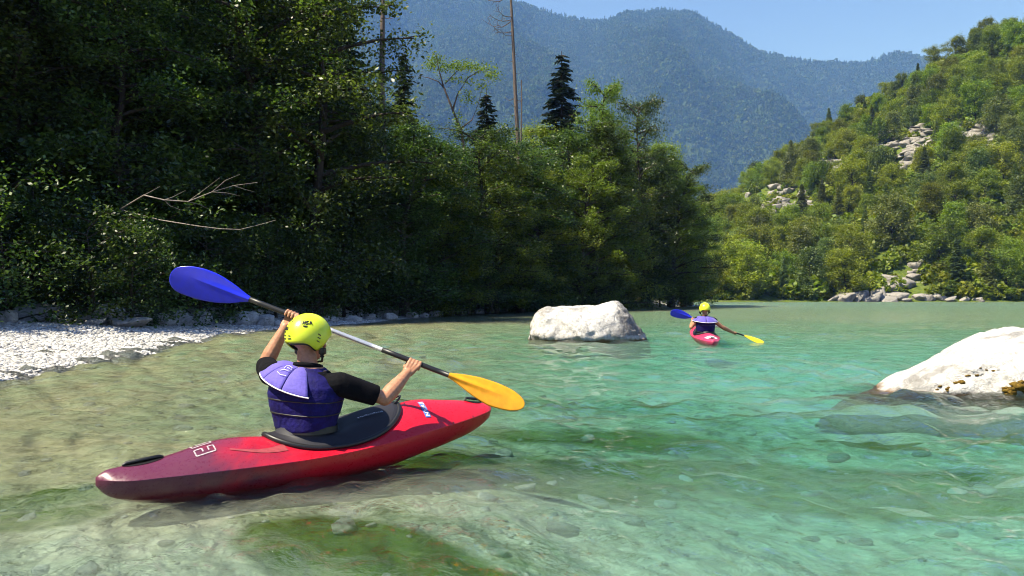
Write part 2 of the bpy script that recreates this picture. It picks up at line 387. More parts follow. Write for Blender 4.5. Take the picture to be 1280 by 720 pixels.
yw = np.concatenate([np.linspace(-6, 1.2, 20), np.geomspace(1.3, 30, 430)[0:], np.geomspace(30.5, 260, 60)])
uw = np.linspace(-1, 1, 520)
Yw, Uw = np.meshgrid(yw, uw, indexing='ij')
Xw = Uw * (2.2 + np.maximum(Yw, 0) * 0.85)
cell = np.maximum(np.gradient(yw)[:, None] * np.ones_like(Uw), (2.2 + np.maximum(Yw, 0) * 0.85) * 2 / 520)
Zw = waves(Xw, Yw, cell)
nu, nv = Yw.shape
vt = np.stack([Xw, Yw, Zw], -1).reshape(-1, 3)
idx = np.arange(nu * nv).reshape(nu, nv)
rim = np.concatenate([idx[0, :], idx[1:, -1], idx[-1, -2::-1], idx[-2:0:-1, 0]])
low = vt[rim].copy(); low[:, 2] = -3.0
nb = len(vt); bi = nb + np.arange(len(rim)); nx = np.roll(np.arange(len(rim)), -1)
side = np.stack([rim[nx], rim, bi, bi[nx]], -1)
cen = len(vt) + len(rim)
bot = np.stack([bi, np.full(len(rim), cen), bi[nx]], -1)
vt = np.vstack([vt, low, [[0, 60, -3.0]]])
top = grid_faces(nu, nv)[:, ::-1]
me = mesh_np('river', vt, [top, side[:, ::-1], bot[:, ::-1]], True)
o = tag(obj('river', me, M['water']), kind='structure')
bm = bmesh.new(); bm.from_mesh(me); bmesh.ops.recalc_face_normals(bm, faces=bm.faces); bm.to_mesh(me); bm.free()

# ------------------------------------------------------------------ hillside on the far shore
SIL_X = np.array([780, 850, 875, 900, 940, 1000, 1050, 1110, 1160, 1200, 1240, 1280, 1400, 1600, 1900])
SIL_Y = np.array([345, 312, 282, 258, 228, 190, 158, 122, 98, 76, 52, 34, -20, -60, -90])
HY0, HY1 = 152.0, 300.0
def hill_pt(px, t):
    """px picks a bearing, t runs from the shore (0) to the crest (1) and beyond"""
    px = np.asarray(px, float); t = np.asarray(t, float)
    zc = CAMZ + (HOR - np.interp(px, SIL_X, SIL_Y)) / F * HY1
    y = HY0 + (HY1 - HY0) * t; x = (px - 640) / F * y
    prof = np.where(t <= 1, 0.06 * np.clip(t, 0, 1) + 0.94 * np.clip(t, 0, 1) ** 1.05, 1.0 - 0.5 * (t - 1))
    prof = np.where(t < 0, 0.3 * t, prof)
    z = 0.25 + zc * prof + (3.2 * fbm(x * 0.03, y * 0.03, oct=4, seed=41) + 1.3 * fbm(x * 0.15, y * 0.15, oct=3, seed=44)) * sstep(0.0, 0.12, t)
    return x, y, z
pxg = np.linspace(740, 1900, 240); tg = np.linspace(-0.06, 1.9, 130)
PX, T = np.meshgrid(pxg, tg, indexing='ij')
hx, hy, hz = hill_pt(PX, T)
tag(obj('hillside', mesh_np('hillside', np.stack([hx, hy, hz], -1).reshape(-1, 3), grid_faces(len(pxg), len(tg)), True), M['hill']), kind='structure')

# ------------------------------------------------------------------ mountains
M1X = np.array([-900, 0, 300, 480, 560, 640, 690, 740, 790, 830, 870, 910, 950, 1000, 1080, 1120, 1165, 1250, 1400, 1700, 2400])
M1Y = np.array([-60, -60, -50, -38, -20, 2, 18, 28, 17, 12, 20, 42, 66, 76, 79, 68, 74, 80, 78, 70, 90])
M2X = np.array([300, 700, 950, 1000, 1080, 1120, 1165, 1220, 1300, 1600, 2400])
M2Y = np.array([130, 132, 136, 143, 146, 135, 141, 154, 140, 130, 150])
def mount_pt(px, t, Y0, Y1, mx, my, seed):
    px = np.asarray(px, float); t = np.asarray(t, float)
    zc = CAMZ + (HOR - np.interp(px, mx, my)) / F * Y1
    y = Y0 + (Y1 - Y0) * t; x = (px - 640) / F * y
    tc = np.clip(t, 0, 1)
    z = zc * np.where(t <= 1, tc ** 1.15, 1 - 0.6 * (t - 1))
    rg = 1 - np.abs(fbm(x * 0.0019 + 0.5 * t, y * 0.0006, oct=3, seed=seed, gain=0.42))
    z = z + 620 * (rg - 0.75) * np.sin(np.pi * np.clip(tc, 0, 1)) ** 0.8 + 40 * fbm(x * 0.006, y * 0.006, oct=3, seed=seed + 5) * (1 - tc * 0.85) * sstep(0, 0.1, t)
    return x, y, z
MT = []
for nm, Y0, Y1, mx, my, sd, lo, hi in (('mountain', 1500, 4000, M1X, M1Y, 51, -900, 2300), ('mountain', 3600, 5800, M2X, M2Y, 61, 300, 2400)):
    pg = np.linspace(lo, hi, 320); tg = np.linspace(-0.1, 1.35, 150)
    P_, T_ = np.meshgrid(pg, tg, indexing='ij')
    a, b, c = mount_pt(P_, T_, Y0, Y1, mx, my, sd)
    tag(obj(nm, mesh_np(nm, np.stack([a, b, c], -1).reshape(-1, 3), grid_faces(len(pg), len(tg)), True), M['mount']), kind='structure')
# valley floor sheet between the hillside, the left bank and the mountains
vx = np.linspace(-4000, 4500, 60); vy = np.concatenate([np.linspace(175, 700, 20), np.linspace(760, 7000, 20)])
VX, VY = np.meshgrid(vx, vy, indexing='ij'); VZ = -0.6 + 2.5 * sstep(180, 260, VY) + 2 * fbm(VX * 0.01, VY * 0.01, oct=3, seed=71) * sstep(190, 300, VY)
tag(obj('ground', mesh_np('ground', np.stack([VX, VY, VZ], -1).reshape(-1, 3), grid_faces(len(vx), len(vy)), True), M['hill']), kind='structure')
# ------------------------------------------------------------------ vegetation
def quads(cen, tdir, bdir, ln, wd):
    """diamond leaves: centre, long axis, short axis, length, width"""
    n = len(cen); ln = np.broadcast_to(ln, n)[:, None] * 0.5; wd = np.broadcast_to(wd, n)[:, None] * 0.5
    v = np.stack([cen - tdir * ln, cen + bdir * wd - tdir * ln * 0.1, cen + tdir * ln, cen - bdir * wd - tdir * ln * 0.1], 1).reshape(-1, 3)
    return v, np.arange(4 * n).reshape(n, 4)
def unit(v): return v / (np.linalg.norm(v, axis=-1, keepdims=True) + 1e-9)
def leaf_cloud(cen, size, r, up=0.75, jit=0.55, asp=0.55):
    """leaves with their faces turned mostly upwards"""
    n = len(cen)
    nrm = unit(np.stack([r.normal(0, jit, n), r.normal(0, jit, n), np.full(n, up) + r.normal(0, 0.25, n)], -1))
    t = unit(np.cross(nrm, unit(r.normal(0, 1, (n, 3))))); b = np.cross(nrm, t)
    ln = size * r.uniform(0.65, 1.35, n)
    return quads(cen, t, b, ln, ln * asp)
def tubes(paths, sides=5):
    V, Fc, k = [], [], 0
    for pts, rad in paths:
        pts = np.asarray(pts, float); n = len(pts)
        d = unit(np.gradient(pts, axis=0)); ref = np.where(np.abs(d[:, 2:3]) > 0.9, [[1., 0, 0]], [[0, 0, 1.]])
        u = unit(np.cross(d, ref)); w = np.cross(d, u)
        a = np.linspace(0, 2 * np.pi, sides, endpoint=False)
        ring = pts[:, None, :] + np.asarray(rad, float)[:, None, None] * (np.cos(a)[None, :, None] * u[:, None, :] + np.sin(a)[None, :, None] * w[:, None, :])
        V.append(ring.reshape(-1, 3)); Fc.append(grid_faces(n, sides, False, True) + k); k += n * sides
    return np.vstack(V), np.vstack(Fc)

def broadleaf(seed, H, Rc, base=0.12, limbs=42, subs=7, leaves=70, leaf=0.13, shape='oval', spray=0.55, droop=0.20, thick=0.27):
    """tapered trunk, limbs and leaf sprays; returns (trunk mesh, crown mesh)"""
    r = np.random.default_rng(seed)
    tz = np.linspace(0, 1, 9); wob = np.cumsum(r.normal(0, 0.018, (9, 2)), 0) * H
    trunk = np.column_stack([wob[:, 0] * tz, wob[:, 1] * tz, tz * H * 0.93])
    paths = [(trunk, np.linspace(0.020, 0.003, 9) * H * np.r_[1.35, np.ones(8)])]
    cen = []
    for i in range(limbs):
        h = base + (0.97 - base) * ((i + r.uniform(0, 1)) / limbs)
        if shape == 'oval': env = math.sin(math.pi * min(1, (h - base) / (1 - base) * 0.86 + 0.14)) ** 0.65
        elif shape == 'cone': env = (1.02 - h) ** 0.75
        else: env = 1 - 0.35 * h
        L = Rc * max(0.12, env) * r.uniform(0.55, 1.15)
        az = i * 2.399 + r.normal(0, 0.4)
        b0 = np.array([np.interp(h, tz * 0.93, trunk[:, k]) for k in range(3)])
        s = np.linspace(0, 1, 6)[:, None]
        rise = L * r.uniform(0.10, 0.80)
        bend = r.normal(0, 0.12) * L
        dirv = np.array([math.cos(az), math.sin(az), 0]); per = np.array([-math.sin(az), math.cos(az), 0])
        pts = b0 + dirv * L * s + per * bend * s ** 2 + np.array([0, 0, 1.0]) * (rise * s - droop * L * s ** 2.2)
        paths.append((pts, np.linspace(0.008, 0.0015, 6) * H * (0.4 + 0.6 * L / Rc)))
        for j in range(subs):
            f = 0.25 + 0.8 * (j + r.uniform(0, 1)) / subs
            p = np.array([np.interp(min(f, 1), s[:, 0], pts[:, k]) for k in range(3)])
            sl = spray * Rc * 0.45 * r.uniform(0.6, 1.3)
            a2 = az + r.choice([-1, 1]) * r.uniform(0.3, 1.2)
            d2 = np.array([math.cos(a2), math.sin(a2), r.uniform(-0.35, 0.3)])
            tip = p + d2 * sl
            if j % 3 == 0: paths.append((np.array([p, (p + tip) / 2 + [0, 0, 0.04 * sl], tip]), np.array([0.0025, 0.0018, 0.0008]) * H))
            n = int(leaves * r.uniform(0.6, 1.4)); q = r.uniform(0, 1, n) ** 0.8
            c = p + (tip - p) * q[:, None] * 1.15 + r.normal(0, 1, (n, 3)) * sl * np.array([0.26, 0.26, thick])
            c[:, 2] -= 0.12 * sl * q ** 2
            cen.append(c)
    cen = np.vstack(cen)
    v, f = leaf_cloud(cen, leaf, r)
    tv, tf = tubes(paths)
    return mesh_np('trunk', tv, tf, True), mesh_np('crown', v, f)

def spruce(seed, H, Rb, base=0.04, card=0.30, dens=1.0):
    r = np.random.default_rng(seed)
    tz = np.linspace(0, 1, 7); trunk = np.column_stack([0 * tz, 0 * tz, tz * H])
    paths = [(trunk, np.linspace(0.016, 0.001, 7) * H)]
    cen, td, bd, ln, wd = [], [], [], [], []
    z = base * H
    while z < H * 0.985:
        fr = z / H; L0 = Rb * (1 - fr) ** 0.72 + 0.10
        for k in range(int(8 + 5 * (1 - fr))):
            az = r.uniform(0, 6.283); L = L0 * r.uniform(0.7, 1.12)
            dv = np.array([math.cos(az), math.sin(az), 0]); pe = np.array([-dv[1], dv[0], 0])
            s = np.linspace(0, 1, 5)[:, None]
            pts = np.array([0, 0, z]) + dv * L * s + np.array([0, 0, 1.]) * L * (0.12 * s - 0.42 * s ** 1.6 + 0.13 * s ** 4)
            if k % 3 == 0: paths.append((pts, np.linspace(0.004, 0.0012, 5) * H))
            n = max(5, int(L / card * 9 * dens))
            f = r.uniform(0.12, 1.0, n); sd = r.choice([-1, 1], n)
            p = np.stack([np.interp(f, s[:, 0], pts[:, i]) for i in range(3)], -1)
            side = (1 - f) * 0.32 * L + 0.10
            off = r.uniform(0.1, 1, n) * side
            t = unit(dv * 0.65 + pe * sd[:, None] * 0.75 + np.stack([r.normal(0, .12, n), r.normal(0, .12, n), -0.30 + r.normal(0, .22, n)], -1))
            c = p + t * off[:, None] + np.array([0, 0, -0.05])
            nr = unit(np.stack([r.normal(0, .45, n), r.normal(0, .45, n), np.ones(n)], -1))
            b = unit(np.cross(nr, t))
            cen.append(c); td.append(t); bd.append(b); ln.append(card * r.uniform(0.7, 1.4, n)); wd.append(card * 0.36 * r.uniform(0.7, 1.3, n))
        z += max(0.014 * H, 0.22) * r.uniform(0.7, 1.2)
    v, f = quads(np.vstack(cen), np.vstack(td), np.vstack(bd), np.concatenate(ln), np.concatenate(wd))
    tv, tf = tubes(paths)
    return mesh_np('trunk', tv, tf, True), mesh_np('crown', v, f)

def place_tree(name, meshes, mats, loc, rz, sc, label, cat, group=None, lean=(0, 0)):
    e = empty(name, loc, rz); e.scale = sc if isinstance(sc, tuple) else (sc, sc, sc)
    e.rotation_euler = (lean[0], lean[1], rz)
    tm, cm = meshes
    for nm, me, mt in (('trunk', tm, mats[0]), ('crown', cm, mats[1])):
        if me is None: continue
        o = bpy.data.objects.new(nm, me); C.link(o); o.parent = e
        if not me.materials: me.materials.append(mt)
    return tag(e, label, cat, group)

def copy_mesh_with(me, mat):
    m = me.copy(); m.materials.clear(); m.materials.append(mat); return m

# --- forest on the left bank
BL = [broadleaf(101, 12, 3.3, 0.06, 46, 8, 78, 0.135, 'oval'),
      broadleaf(102, 14, 3.6, 0.05, 50, 8, 76, 0.14, 'oval', 0.6, 0.35),
      broadleaf(103, 11, 3.0, 0.04, 44, 8, 78, 0.13, 'cone', 0.65),
      broadleaf(104, 13, 3.4, 0.10, 46, 8, 78, 0.135, 'oval', 0.5, 0.15),
      broadleaf(105, 15, 3.6, 0.05, 50, 8, 76, 0.14, 'cone', 0.6, 0.3)]
BH = [12, 14, 11, 13, 15]
SHR = [broadleaf(121, 3.0, 1.7, 0.02, 22, 5, 44, 0.11, 'wide', 0.7, 0.1),
       broadleaf(122, 2.6, 1.9, 0.02, 20, 5, 46, 0.10, 'wide', 0.75, 0.2),
       broadleaf(123, 3.4, 1.5, 0.02, 22, 5, 44, 0.10, 'oval', 0.7, 0.0)]
SP = [spruce(131, 20, 3.4, 0.03, 0.42, 1.0), spruce(132, 17, 2.6, 0.05, 0.36, 0.9)]
SPH = [20, 17]
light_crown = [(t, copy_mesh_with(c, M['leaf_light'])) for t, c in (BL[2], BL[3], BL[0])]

def ground_z(x, y): return float(bank_h(np.array([x]), np.array([y]))[0])
lrng = np.random.default_rng(77)
def bank_tree(px, Y, top_y, kind=None, light=False, label=None, name='bank_tree', wide=1.0, cat='tree', group='leafy trees on the shaded left bank'):
    p = at(px, 300, Y); z0 = ground_z(p.x, p.y) - 0.15
    H = at(px, top_y, Y).z - z0
    k = int(lrng.integers(0, 5)) if kind is None else kind
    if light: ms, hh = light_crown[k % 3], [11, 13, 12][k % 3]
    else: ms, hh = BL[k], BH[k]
    s = H / (hh * 0.97); sw = wide * (0.62 + 0.38 * s) if s > 1 else wide * s ** 0.8
    if label is None:
        label, group = [('tall dark leafy tree standing behind the gravel bar', 'leafy trees behind the gravel bar'), ('dark leafy tree between the gravel bar and the tall dead trunk', 'leafy trees between gravel bar and dead trunk'),
                        ('leafy tree on the bank behind the long white boulder', 'leafy trees behind the white boulder'), ('leafy tree at the tip of the wood by the river bend', 'leafy trees at the tip of the wood')][int(np.searchsorted([380, 640, 765], px))]
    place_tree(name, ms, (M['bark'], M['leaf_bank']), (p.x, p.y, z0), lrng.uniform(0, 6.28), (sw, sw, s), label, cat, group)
# front row along the bank: (pixel x, depth, pixel y of the top)
front = [(-170, 17, -150), (-70, 18.5, -120), (20, 20.5, -60), (95, 22, 15), (150, 20.5, -40), (215, 24, -90), (262, 27, -10), (330, 26, -80),
         (372, 30, -20), (395, 32, -60), (440, 36, 120), (505, 38, 150), (535, 41, 175), (575, 44, 185), (612, 48, 165),
         (650, 52, 175), (688, 56, 185), (715, 61, 165), (742, 60, 150)]
for i, (px, Y, ty) in enumerate(front): bank_tree(px, Y + (6 if 90 < px < 380 else 5 if px < 60 else 0), ty, wide=1.15)
# rows behind them
for row in range(5):
    for i in range(12):
        s = (i + lrng.uniform(0.1, 0.9)) / 12
        Y = 9 + 52 * s; inl = 10 + row * 5.0 + lrng.uniform(-1.5, 1.5)
        bx = np.interp(Y, BANK[:, 1], BANK[:, 0]) - inl - (4 if Y < 20 else 0)
        px = 640 + bx / Y * F
        if px > 430: continue
        H = lrng.uniform(13, 18); k = int(lrng.integers(0, 5)); z0 = ground_z(bx, Y) - 0.1
        if px < -520: continue
        if lrng.uniform() < 0.18:
            place_tree('spruce', SP[k % 2], (M['bark'], M['needle']), (bx, Y, z0), lrng.uniform(0, 6.28), (1.1, 1.1, H * 1.15 / SPH[k % 2]), 'dark spruce deep in the left bank forest', 'tree', 'spruces inside the left bank forest')
        else:
            place_tree('bank_tree', BL[k], (M['bark'], M['leaf_bank']), (bx, Y, z0), lrng.uniform(0, 6.28), (1.15, 1.15, H / BH[k]), 'unseen leafy tree added to the left bank forest for its shade', 'tree', 'leafy trees on the shaded left bank')
for i in range(8):      # the wood goes on beside and behind the camera
    Y = -10 + 24 * (i % 8 + lrng.uniform(0, 1)) / 8; bx = -21.5 + lrng.uniform(-1.2, 1.2); k = int(lrng.integers(0, 5)); H = lrng.uniform(11, 15)
    place_tree('bank_tree', BL[k], (M['bark'], M['leaf_bank']), (bx, Y, ground_z(bx, Y) - 0.1), lrng.uniform(0, 6.28), (1.15, 1.15, H / BH[k]), 'unseen leafy tree added to the left bank forest for its shade', 'tree', 'leafy trees on the shaded left bank')
for (bx, Y, k, H) in ((-17.8, 18.5, 1, 13), (-20, 21.5, 4, 15)):  # unseen trees added to shade the shrubs behind the gravel bar
    place_tree('bank_tree', BL[k], (M['bark'], M['leaf_bank']), (bx, Y, ground_z(bx, Y) - 0.1), lrng.uniform(0, 6.28), (1.2, 1.2, H / BH[k]), 'unseen leafy tree added to the left bank forest for its shade', 'tree', 'leafy trees on the shaded left bank')
# second row behind the middle of the bank, up to the tip of the wood
for (px, Y, ty, lt) in [(470, 46, 130, 0), (520, 52, 170, 0), (560, 56, 190, 0), (600, 58, 180, 0), (640, 64, 185, 1), (668, 66, 158, 1), (705, 70, 180, 1),
                        (770, 66, 165, 1), (790, 72, 190, 1), (812, 72, 185, 0), (838, 76, 180, 1), (855, 80, 210, 0), (862, 84, 262, 1),
                        (820, 88, 200, 0), (780, 84, 185, 0), (735, 80, 180, 0), (690, 80, 200, 0), (640, 78, 205, 0), (590, 72, 205, 0), (540, 66, 205, 0)]:
    bank_tree(px, Y, ty, light=bool(lt), wide=1.1)
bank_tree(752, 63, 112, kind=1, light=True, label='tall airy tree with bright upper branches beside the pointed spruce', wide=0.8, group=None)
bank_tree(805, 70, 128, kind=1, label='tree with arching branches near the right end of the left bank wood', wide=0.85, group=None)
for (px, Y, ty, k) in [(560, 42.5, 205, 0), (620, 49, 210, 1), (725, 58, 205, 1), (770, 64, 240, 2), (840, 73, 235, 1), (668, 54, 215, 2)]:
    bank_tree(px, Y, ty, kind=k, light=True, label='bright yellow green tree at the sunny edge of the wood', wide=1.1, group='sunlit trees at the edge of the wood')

def big_spruce(px, Y, ty, k, wide, label, group=None):
    p = at(px, 300, Y); z0 = ground_z(p.x, p.y) - 0.1; H = at(px, ty, Y).z - z0
    place_tree('spruce', SP[k], (M['bark'], M['needle']), (p.x, p.y, z0), 1.0, (wide, wide, H / SPH[k]), label, 'tree', group)
big_spruce(702, 66, 64, 0, 1.3, 'tall pointed dark spruce standing above the leafy trees behind the white boulder')
big_spruce(608, 55, 112, 1, 1.1, 'small spruce just left of the bare dead trunk')
big_spruce(415, 44, -60, 0, 1.1, 'dark spruce beside the bare trunk with broken twigs')
big_spruce(385, 40, -90, 1, 1.2, 'dark spruce deep in the left bank forest', 'spruces inside the left bank forest')
big_spruce(505, 50, 60, 1, 0.8, 'thin spruce half hidden behind the thick bare trunk')

# dead snags
def snag(px, Y, ty, r0, seed, label, bend=0.0, twigs=14, big=True):
    r = np.random.default_rng(seed); p = at(px, 300, Y); z0 = ground_z(p.x, p.y) - 0.2; H = at(px, ty, Y).z - z0
    s = np.linspace(0, 1, 12)
    tr = np.column_stack([bend * (s - 0.75) + 0.05 * np.sin(s * 9), 0 * s, s * H])
    e = empty('dead_tree', (p.x, p.y, z0)); tag(e, label, 'dead tree')
    v, f = tubes([(tr, r0 * (1 - 0.72 * s))], 8); obj('trunk', mesh_np('trunk', v, f, True), M['snag'], e)
    for i in range(twigs):
        h = r.uniform(0.45, 0.98); az = r.choice([0, math.pi]) + r.normal(0, 0.7); L = r.uniform(0.3, 1.0)
        if big and 0.76 < h < 0.93: L = r.uniform(0.9, 2.6); az = math.pi + r.normal(0, 0.7)
        b0 = np.array([np.interp(h, s, tr[:, k]) for k in range(3)])
        q = np.linspace(0, 1, 6)[:, None]; d = np.array([math.cos(az), math.sin(az), 0])
        main = b0 + d * L * q + np.array([0, 0, 1.]) * L * (-0.35 * q + 0.5 * q ** 3) + r.normal(0, 0.03 * L, (6, 3)) * q
        pa = [(main, np.linspace(0.035, 0.010, 6) * min(1.2, 0.5 + L * 0.4))]
        if L > 1.1:
            for j in range(9):
                f0 = r.uniform(0.3, 1); b1 = np.array([np.interp(f0, q[:, 0], main[:, k]) for k in range(3)])
                d1 = unit(d * 0.5 + r.normal(0, 0.6, 3)); pa.append((np.array([b1, b1 + d1 * L * 0.14 + [0, 0, 0.02], b1 + d1 * L * 0.28]), np.array([0.016, 0.012, 0.006])))
        v, f = tubes(pa, 5); obj('branch', mesh_np('branch', v, f, True), M['snag'], e)
snag(641, 58, -60, 0.24, 5, 'tall bare dead trunk with a few broken branches against the blue mountain', -1.6, 26)
snag(651, 60, 100, 0.14, 6, 'short thin dead stem close beside the tall bare trunk', 0.1, 3, False)
snag(478, 45, -110, 0.28, 7, 'thick bare grey trunk beside the dark spruce', -0.1, 16, False)

# thin crooked tree with a yellow green tuft of leaves
def tuft_tree():
    r = np.random.default_rng(9); Y = 47; e = empty('crooked_tree'); b = at(586, 250, Y); b.z = ground_z(b.x, b.y)
    e.location = b; tag(e, 'thin crooked tree with airy yellow green leaves left of the dead trunk', 'tree')
    def P(px, py, dy=0.0): return np.array(at(px, py, Y + dy) - b)
    pa = [(np.array([[0, 0, 0], P(582, 200), P(577, 165), P(565, 135), P(555, 110), P(548, 85), P(545, 66)]), np.linspace(0.13, 0.02, 7)),
          (np.array([P(566, 137), P(572, 118), P(585, 97), P(600, 88), P(618, 92)]), np.linspace(0.06, 0.015, 5)),
          (np.array([P(557, 112), P(548, 102), P(535, 97), P(522, 95)]), np.linspace(0.05, 0.012, 4)),
          (np.array([P(556, 105), P(570, 90), P(580, 84)]), np.linspace(0.04, 0.012, 3)),
          (np.array([P(577, 160), P(590, 150), P(598, 130), P(602, 112)]), np.linspace(0.05, 0.012, 4))]
    v, f = tubes(pa, 6); obj('trunk', mesh_np('trunk', v, f, True), M['snag'], e)
    cs = []
    for (x, y, sx, sy, n) in [(546, 74, 10, 7, 260), (560, 84, 16, 6, 330), (580, 82, 14, 6, 300), (600, 86, 16, 6, 330), (616, 94, 9, 6, 160), (575, 100, 14, 5, 170), (585, 122, 10, 9, 170), (602, 108, 8, 7, 130), (572, 150, 8, 10, 120), (538, 82, 8, 5, 120)]:
        for k in range(n):
            cs.append(P(r.normal(x, sx * 0.6), r.normal(y, sy * 0.6), r.normal(0, 0.5)))
    v, f = leaf_cloud(np.array(cs), 0.15, r); obj('crown', mesh_np('crown', v, f), M['leaf_light'], e)
tuft_tree()

# shrubs over the water's edge and the boulders
for (px, Y, sc, k, lt) in [(-90, 17, 1.1, 0, 0), (10, 19, 1.2, 1, 0), (60, 21, 1.0, 2, 0), (118, 20, 1.0, 0, 0), (165, 20.5, 0.85, 2, 1), (200, 23, 1.2, 1, 0), (250, 25, 1.1, 0, 0),
                           (300, 27, 1.1, 2, 0), (345, 28, 1.2, 1, 0), (390, 31, 1.1, 0, 0), (430, 34, 1.2, 2, 0), (470, 37, 1.3, 1, 0), (510, 40, 1.3, 0, 0), (550, 44, 1.3, 2, 0),
                           (590, 48, 1.4, 1, 0), (630, 53, 1.4, 0, 0), (670, 58, 1.5, 2, 0), (712, 62, 1.5, 1, 0), (750, 66, 1.5, 0, 0), (790, 70, 1.6, 2, 0), (825, 74, 1.6, 1, 0), (850, 80, 1.6, 0, 0), (866, 92, 1.6, 1, 0),
                           (35, 23, 1.7, 1, 0), (140, 25, 1.7, 0, 0), (225, 28, 1.6, 2, 0), (320, 31, 1.6, 0, 0), (410, 36, 1.7, 1, 0), (490, 42, 1.7, 2, 0), (570, 50, 1.8, 0, 0), (650, 58, 1.8, 1, 0)]:
    p = at(px, 300, Y); z0 = ground_z(p.x, p.y) - 0.12
    wi = int(np.searchsorted([350, 620], px)); wh = ('behind the gravel bar', 'between gravel and white boulder', 'behind the white boulder')[wi]
    lab = 'pale sunlit shrub among dark undergrowth behind the gravel bar' if lt else 'leafy dark shrub at the foot of the wood ' + wh
    place_tree('shrub', SHR[k], (M['bark'], M['leaf_bank']), (p.x, p.y, max(z0, 0.05)), lrng.uniform(0, 6.28), sc, lab, 'shrub', None if lt else 'shrubs ' + wh)

# bare pale branch hanging out of the wood
def bare_branch():
    r = np.random.default_rng(12); Y = 20.0; b = at(175, 240, Y); e = tag(empty('bare_branch', b), 'pale leafless branch reaching out from the dark wood', 'branch')
    def P(px, py, dy=0.0): return np.array(at(px, py, Y + dy) - b)
    mn = np.array([P(150, 262, 1.5), P(180, 244), P(205, 250), P(235, 252), P(265, 240, -.2), P(292, 232, -.3), P(322, 228, -.4)])
    pa = [(mn, np.linspace(0.022, 0.005, 7))]
    for (i, tx, ty) in [(1, 200, 233), (2, 232, 238), (3, 262, 262), (4, 300, 218), (4, 300, 245), (5, 318, 240), (3, 275, 222), (2, 225, 262)]:
        q = P(tx, ty, r.normal(0, 0.2)); pa.append((np.array([mn[i], (mn[i] + q) / 2 + r.normal(0, .04, 3), q]), np.array([0.009, 0.006, 0.003])))
    v, f = tubes(pa, 5); obj('limb', mesh_np('limb', v, f, True), M['deadwood'], e)
    mn2 = np.array([P(250, 283), P(275, 286), P(300, 287), P(328, 280), P(345, 275)])
    v, f = tubes([(mn2, np.linspace(0.014, 0.005, 5)), (np.array([P(150, 262, 1.5), P(200, 275, 0.8), mn2[0]]), np.array([0.018, 0.016, 0.014]))], 5); obj('limb', mesh_np('limb', v, f, True), M['deadwood'], e)
bare_branch()

# --- the wooded hillside on the right
HB = [broadleaf(200 + i, 11, 4.4, 0.08, 30, 5, 62, 0.42, sh, 0.8, 0.15, 0.36) for i, sh in enumerate(['oval', 'oval', 'wide', 'cone', 'oval', 'wide'])]
HP = [spruce(221, 13, 2.6, 0.10, 0.75, 0.75), spruce(222, 12, 2.2, 0.15, 0.7, 0.7)]
HBp = [(t, copy_mesh_with(c, M['leaf_pine'])) for t, c in (HB[1], HB[3])]
CLIFFS = [(965, 243, 52, 26), (1118, 190, 26, 32), (1150, 180, 18, 26), (1212, 168, 30, 20), (1040, 205, 22, 10), (915, 232, 14, 8)]
hrng = np.random.default_rng(303)
def hill_solve(px, py):
    """point of the hillside seen at a photo pixel"""
    ts = np.linspace(0, 1.02, 300); x, y, z = hill_pt(np.full(300, px), ts)
    row = HOR - (z - CAMZ) / y * F
    i = int(np.argmax(row <= py)) if (row <= py).any() else 299
    return Vector((float(x[i]), float(y[i]), float(z[i]))), float(ts[i])
n_t = 0
for row in range(17):
    t = (row + 0.35) / 16.2
    Yr = HY0 + (HY1 - HY0) * t
    step = 7.0 / Yr * F
    px = 838 + (row % 2) * step * 0.5
    while px < 1310:
        tt = t + hrng.uniform(-0.025, 0.025); pp = px + hrng.uniform(-0.3, 0.3) * step
        px += step
        x, y, z = hill_pt(pp, max(tt, 0.012)); x, y, z = float(x), float(y), float(z)
        sy = HOR - (z + 5 - CAMZ) / y * F
        # keep the rock slide, its grass and the cliffs open
        if 1046 < pp < 1172 and 305 < HOR - (z - CAMZ) / y * F < 380 and tt < 0.26 and (pp - 1046) * 0.62 > (HOR - (z - CAMZ) / y * F - 400) * -0.55: continue
        if any(abs(pp - cx) < rx * 0.8 and -2 < (HOR - (z - CAMZ) / y * F) - cy_ < 34 for cx, cy_, rx, ry in CLIFFS): continue
        if tt > 1.04: continue
        n_t += 1; zn = 'at the foot of the hillside along the far shore' if tt < 0.13 else 'on the hill crest against the sky' if tt > 0.86 else 'on the steep middle of the hillside'
        k = int(hrng.integers(0, 6)); s = hrng.uniform(0.62, 1.08) * (0.85 if tt > 0.8 else 1.0)
        u = hrng.uniform()
        if u < 0.10:
            place_tree('conifer', HP[k % 2], (M['bark'], M['leaf_pine']), (x, y, z - 0.3), hrng.uniform(0, 6.28), s, 'slim conifer among the leafy trees ' + zn, 'tree', 'conifers ' + zn)
        elif u < 0.30:
            place_tree('hillside_tree', HBp[k % 2], (M['bark'], M['leaf_pine']), (x, y, z - 0.3), hrng.uniform(0, 6.28), (s, s, s * 1.1), 'grey green tree ' + zn, 'tree', 'grey green trees ' + zn)
        else:
            place_tree('hillside_tree', HB[k], (M['bark'], M['leaf_hill']), (x, y, z - 0.3), hrng.uniform(0, 6.28), s, 'bright green leafy tree ' + zn, 'tree', 'leafy trees ' + zn)
print('hillside trees', n_t)

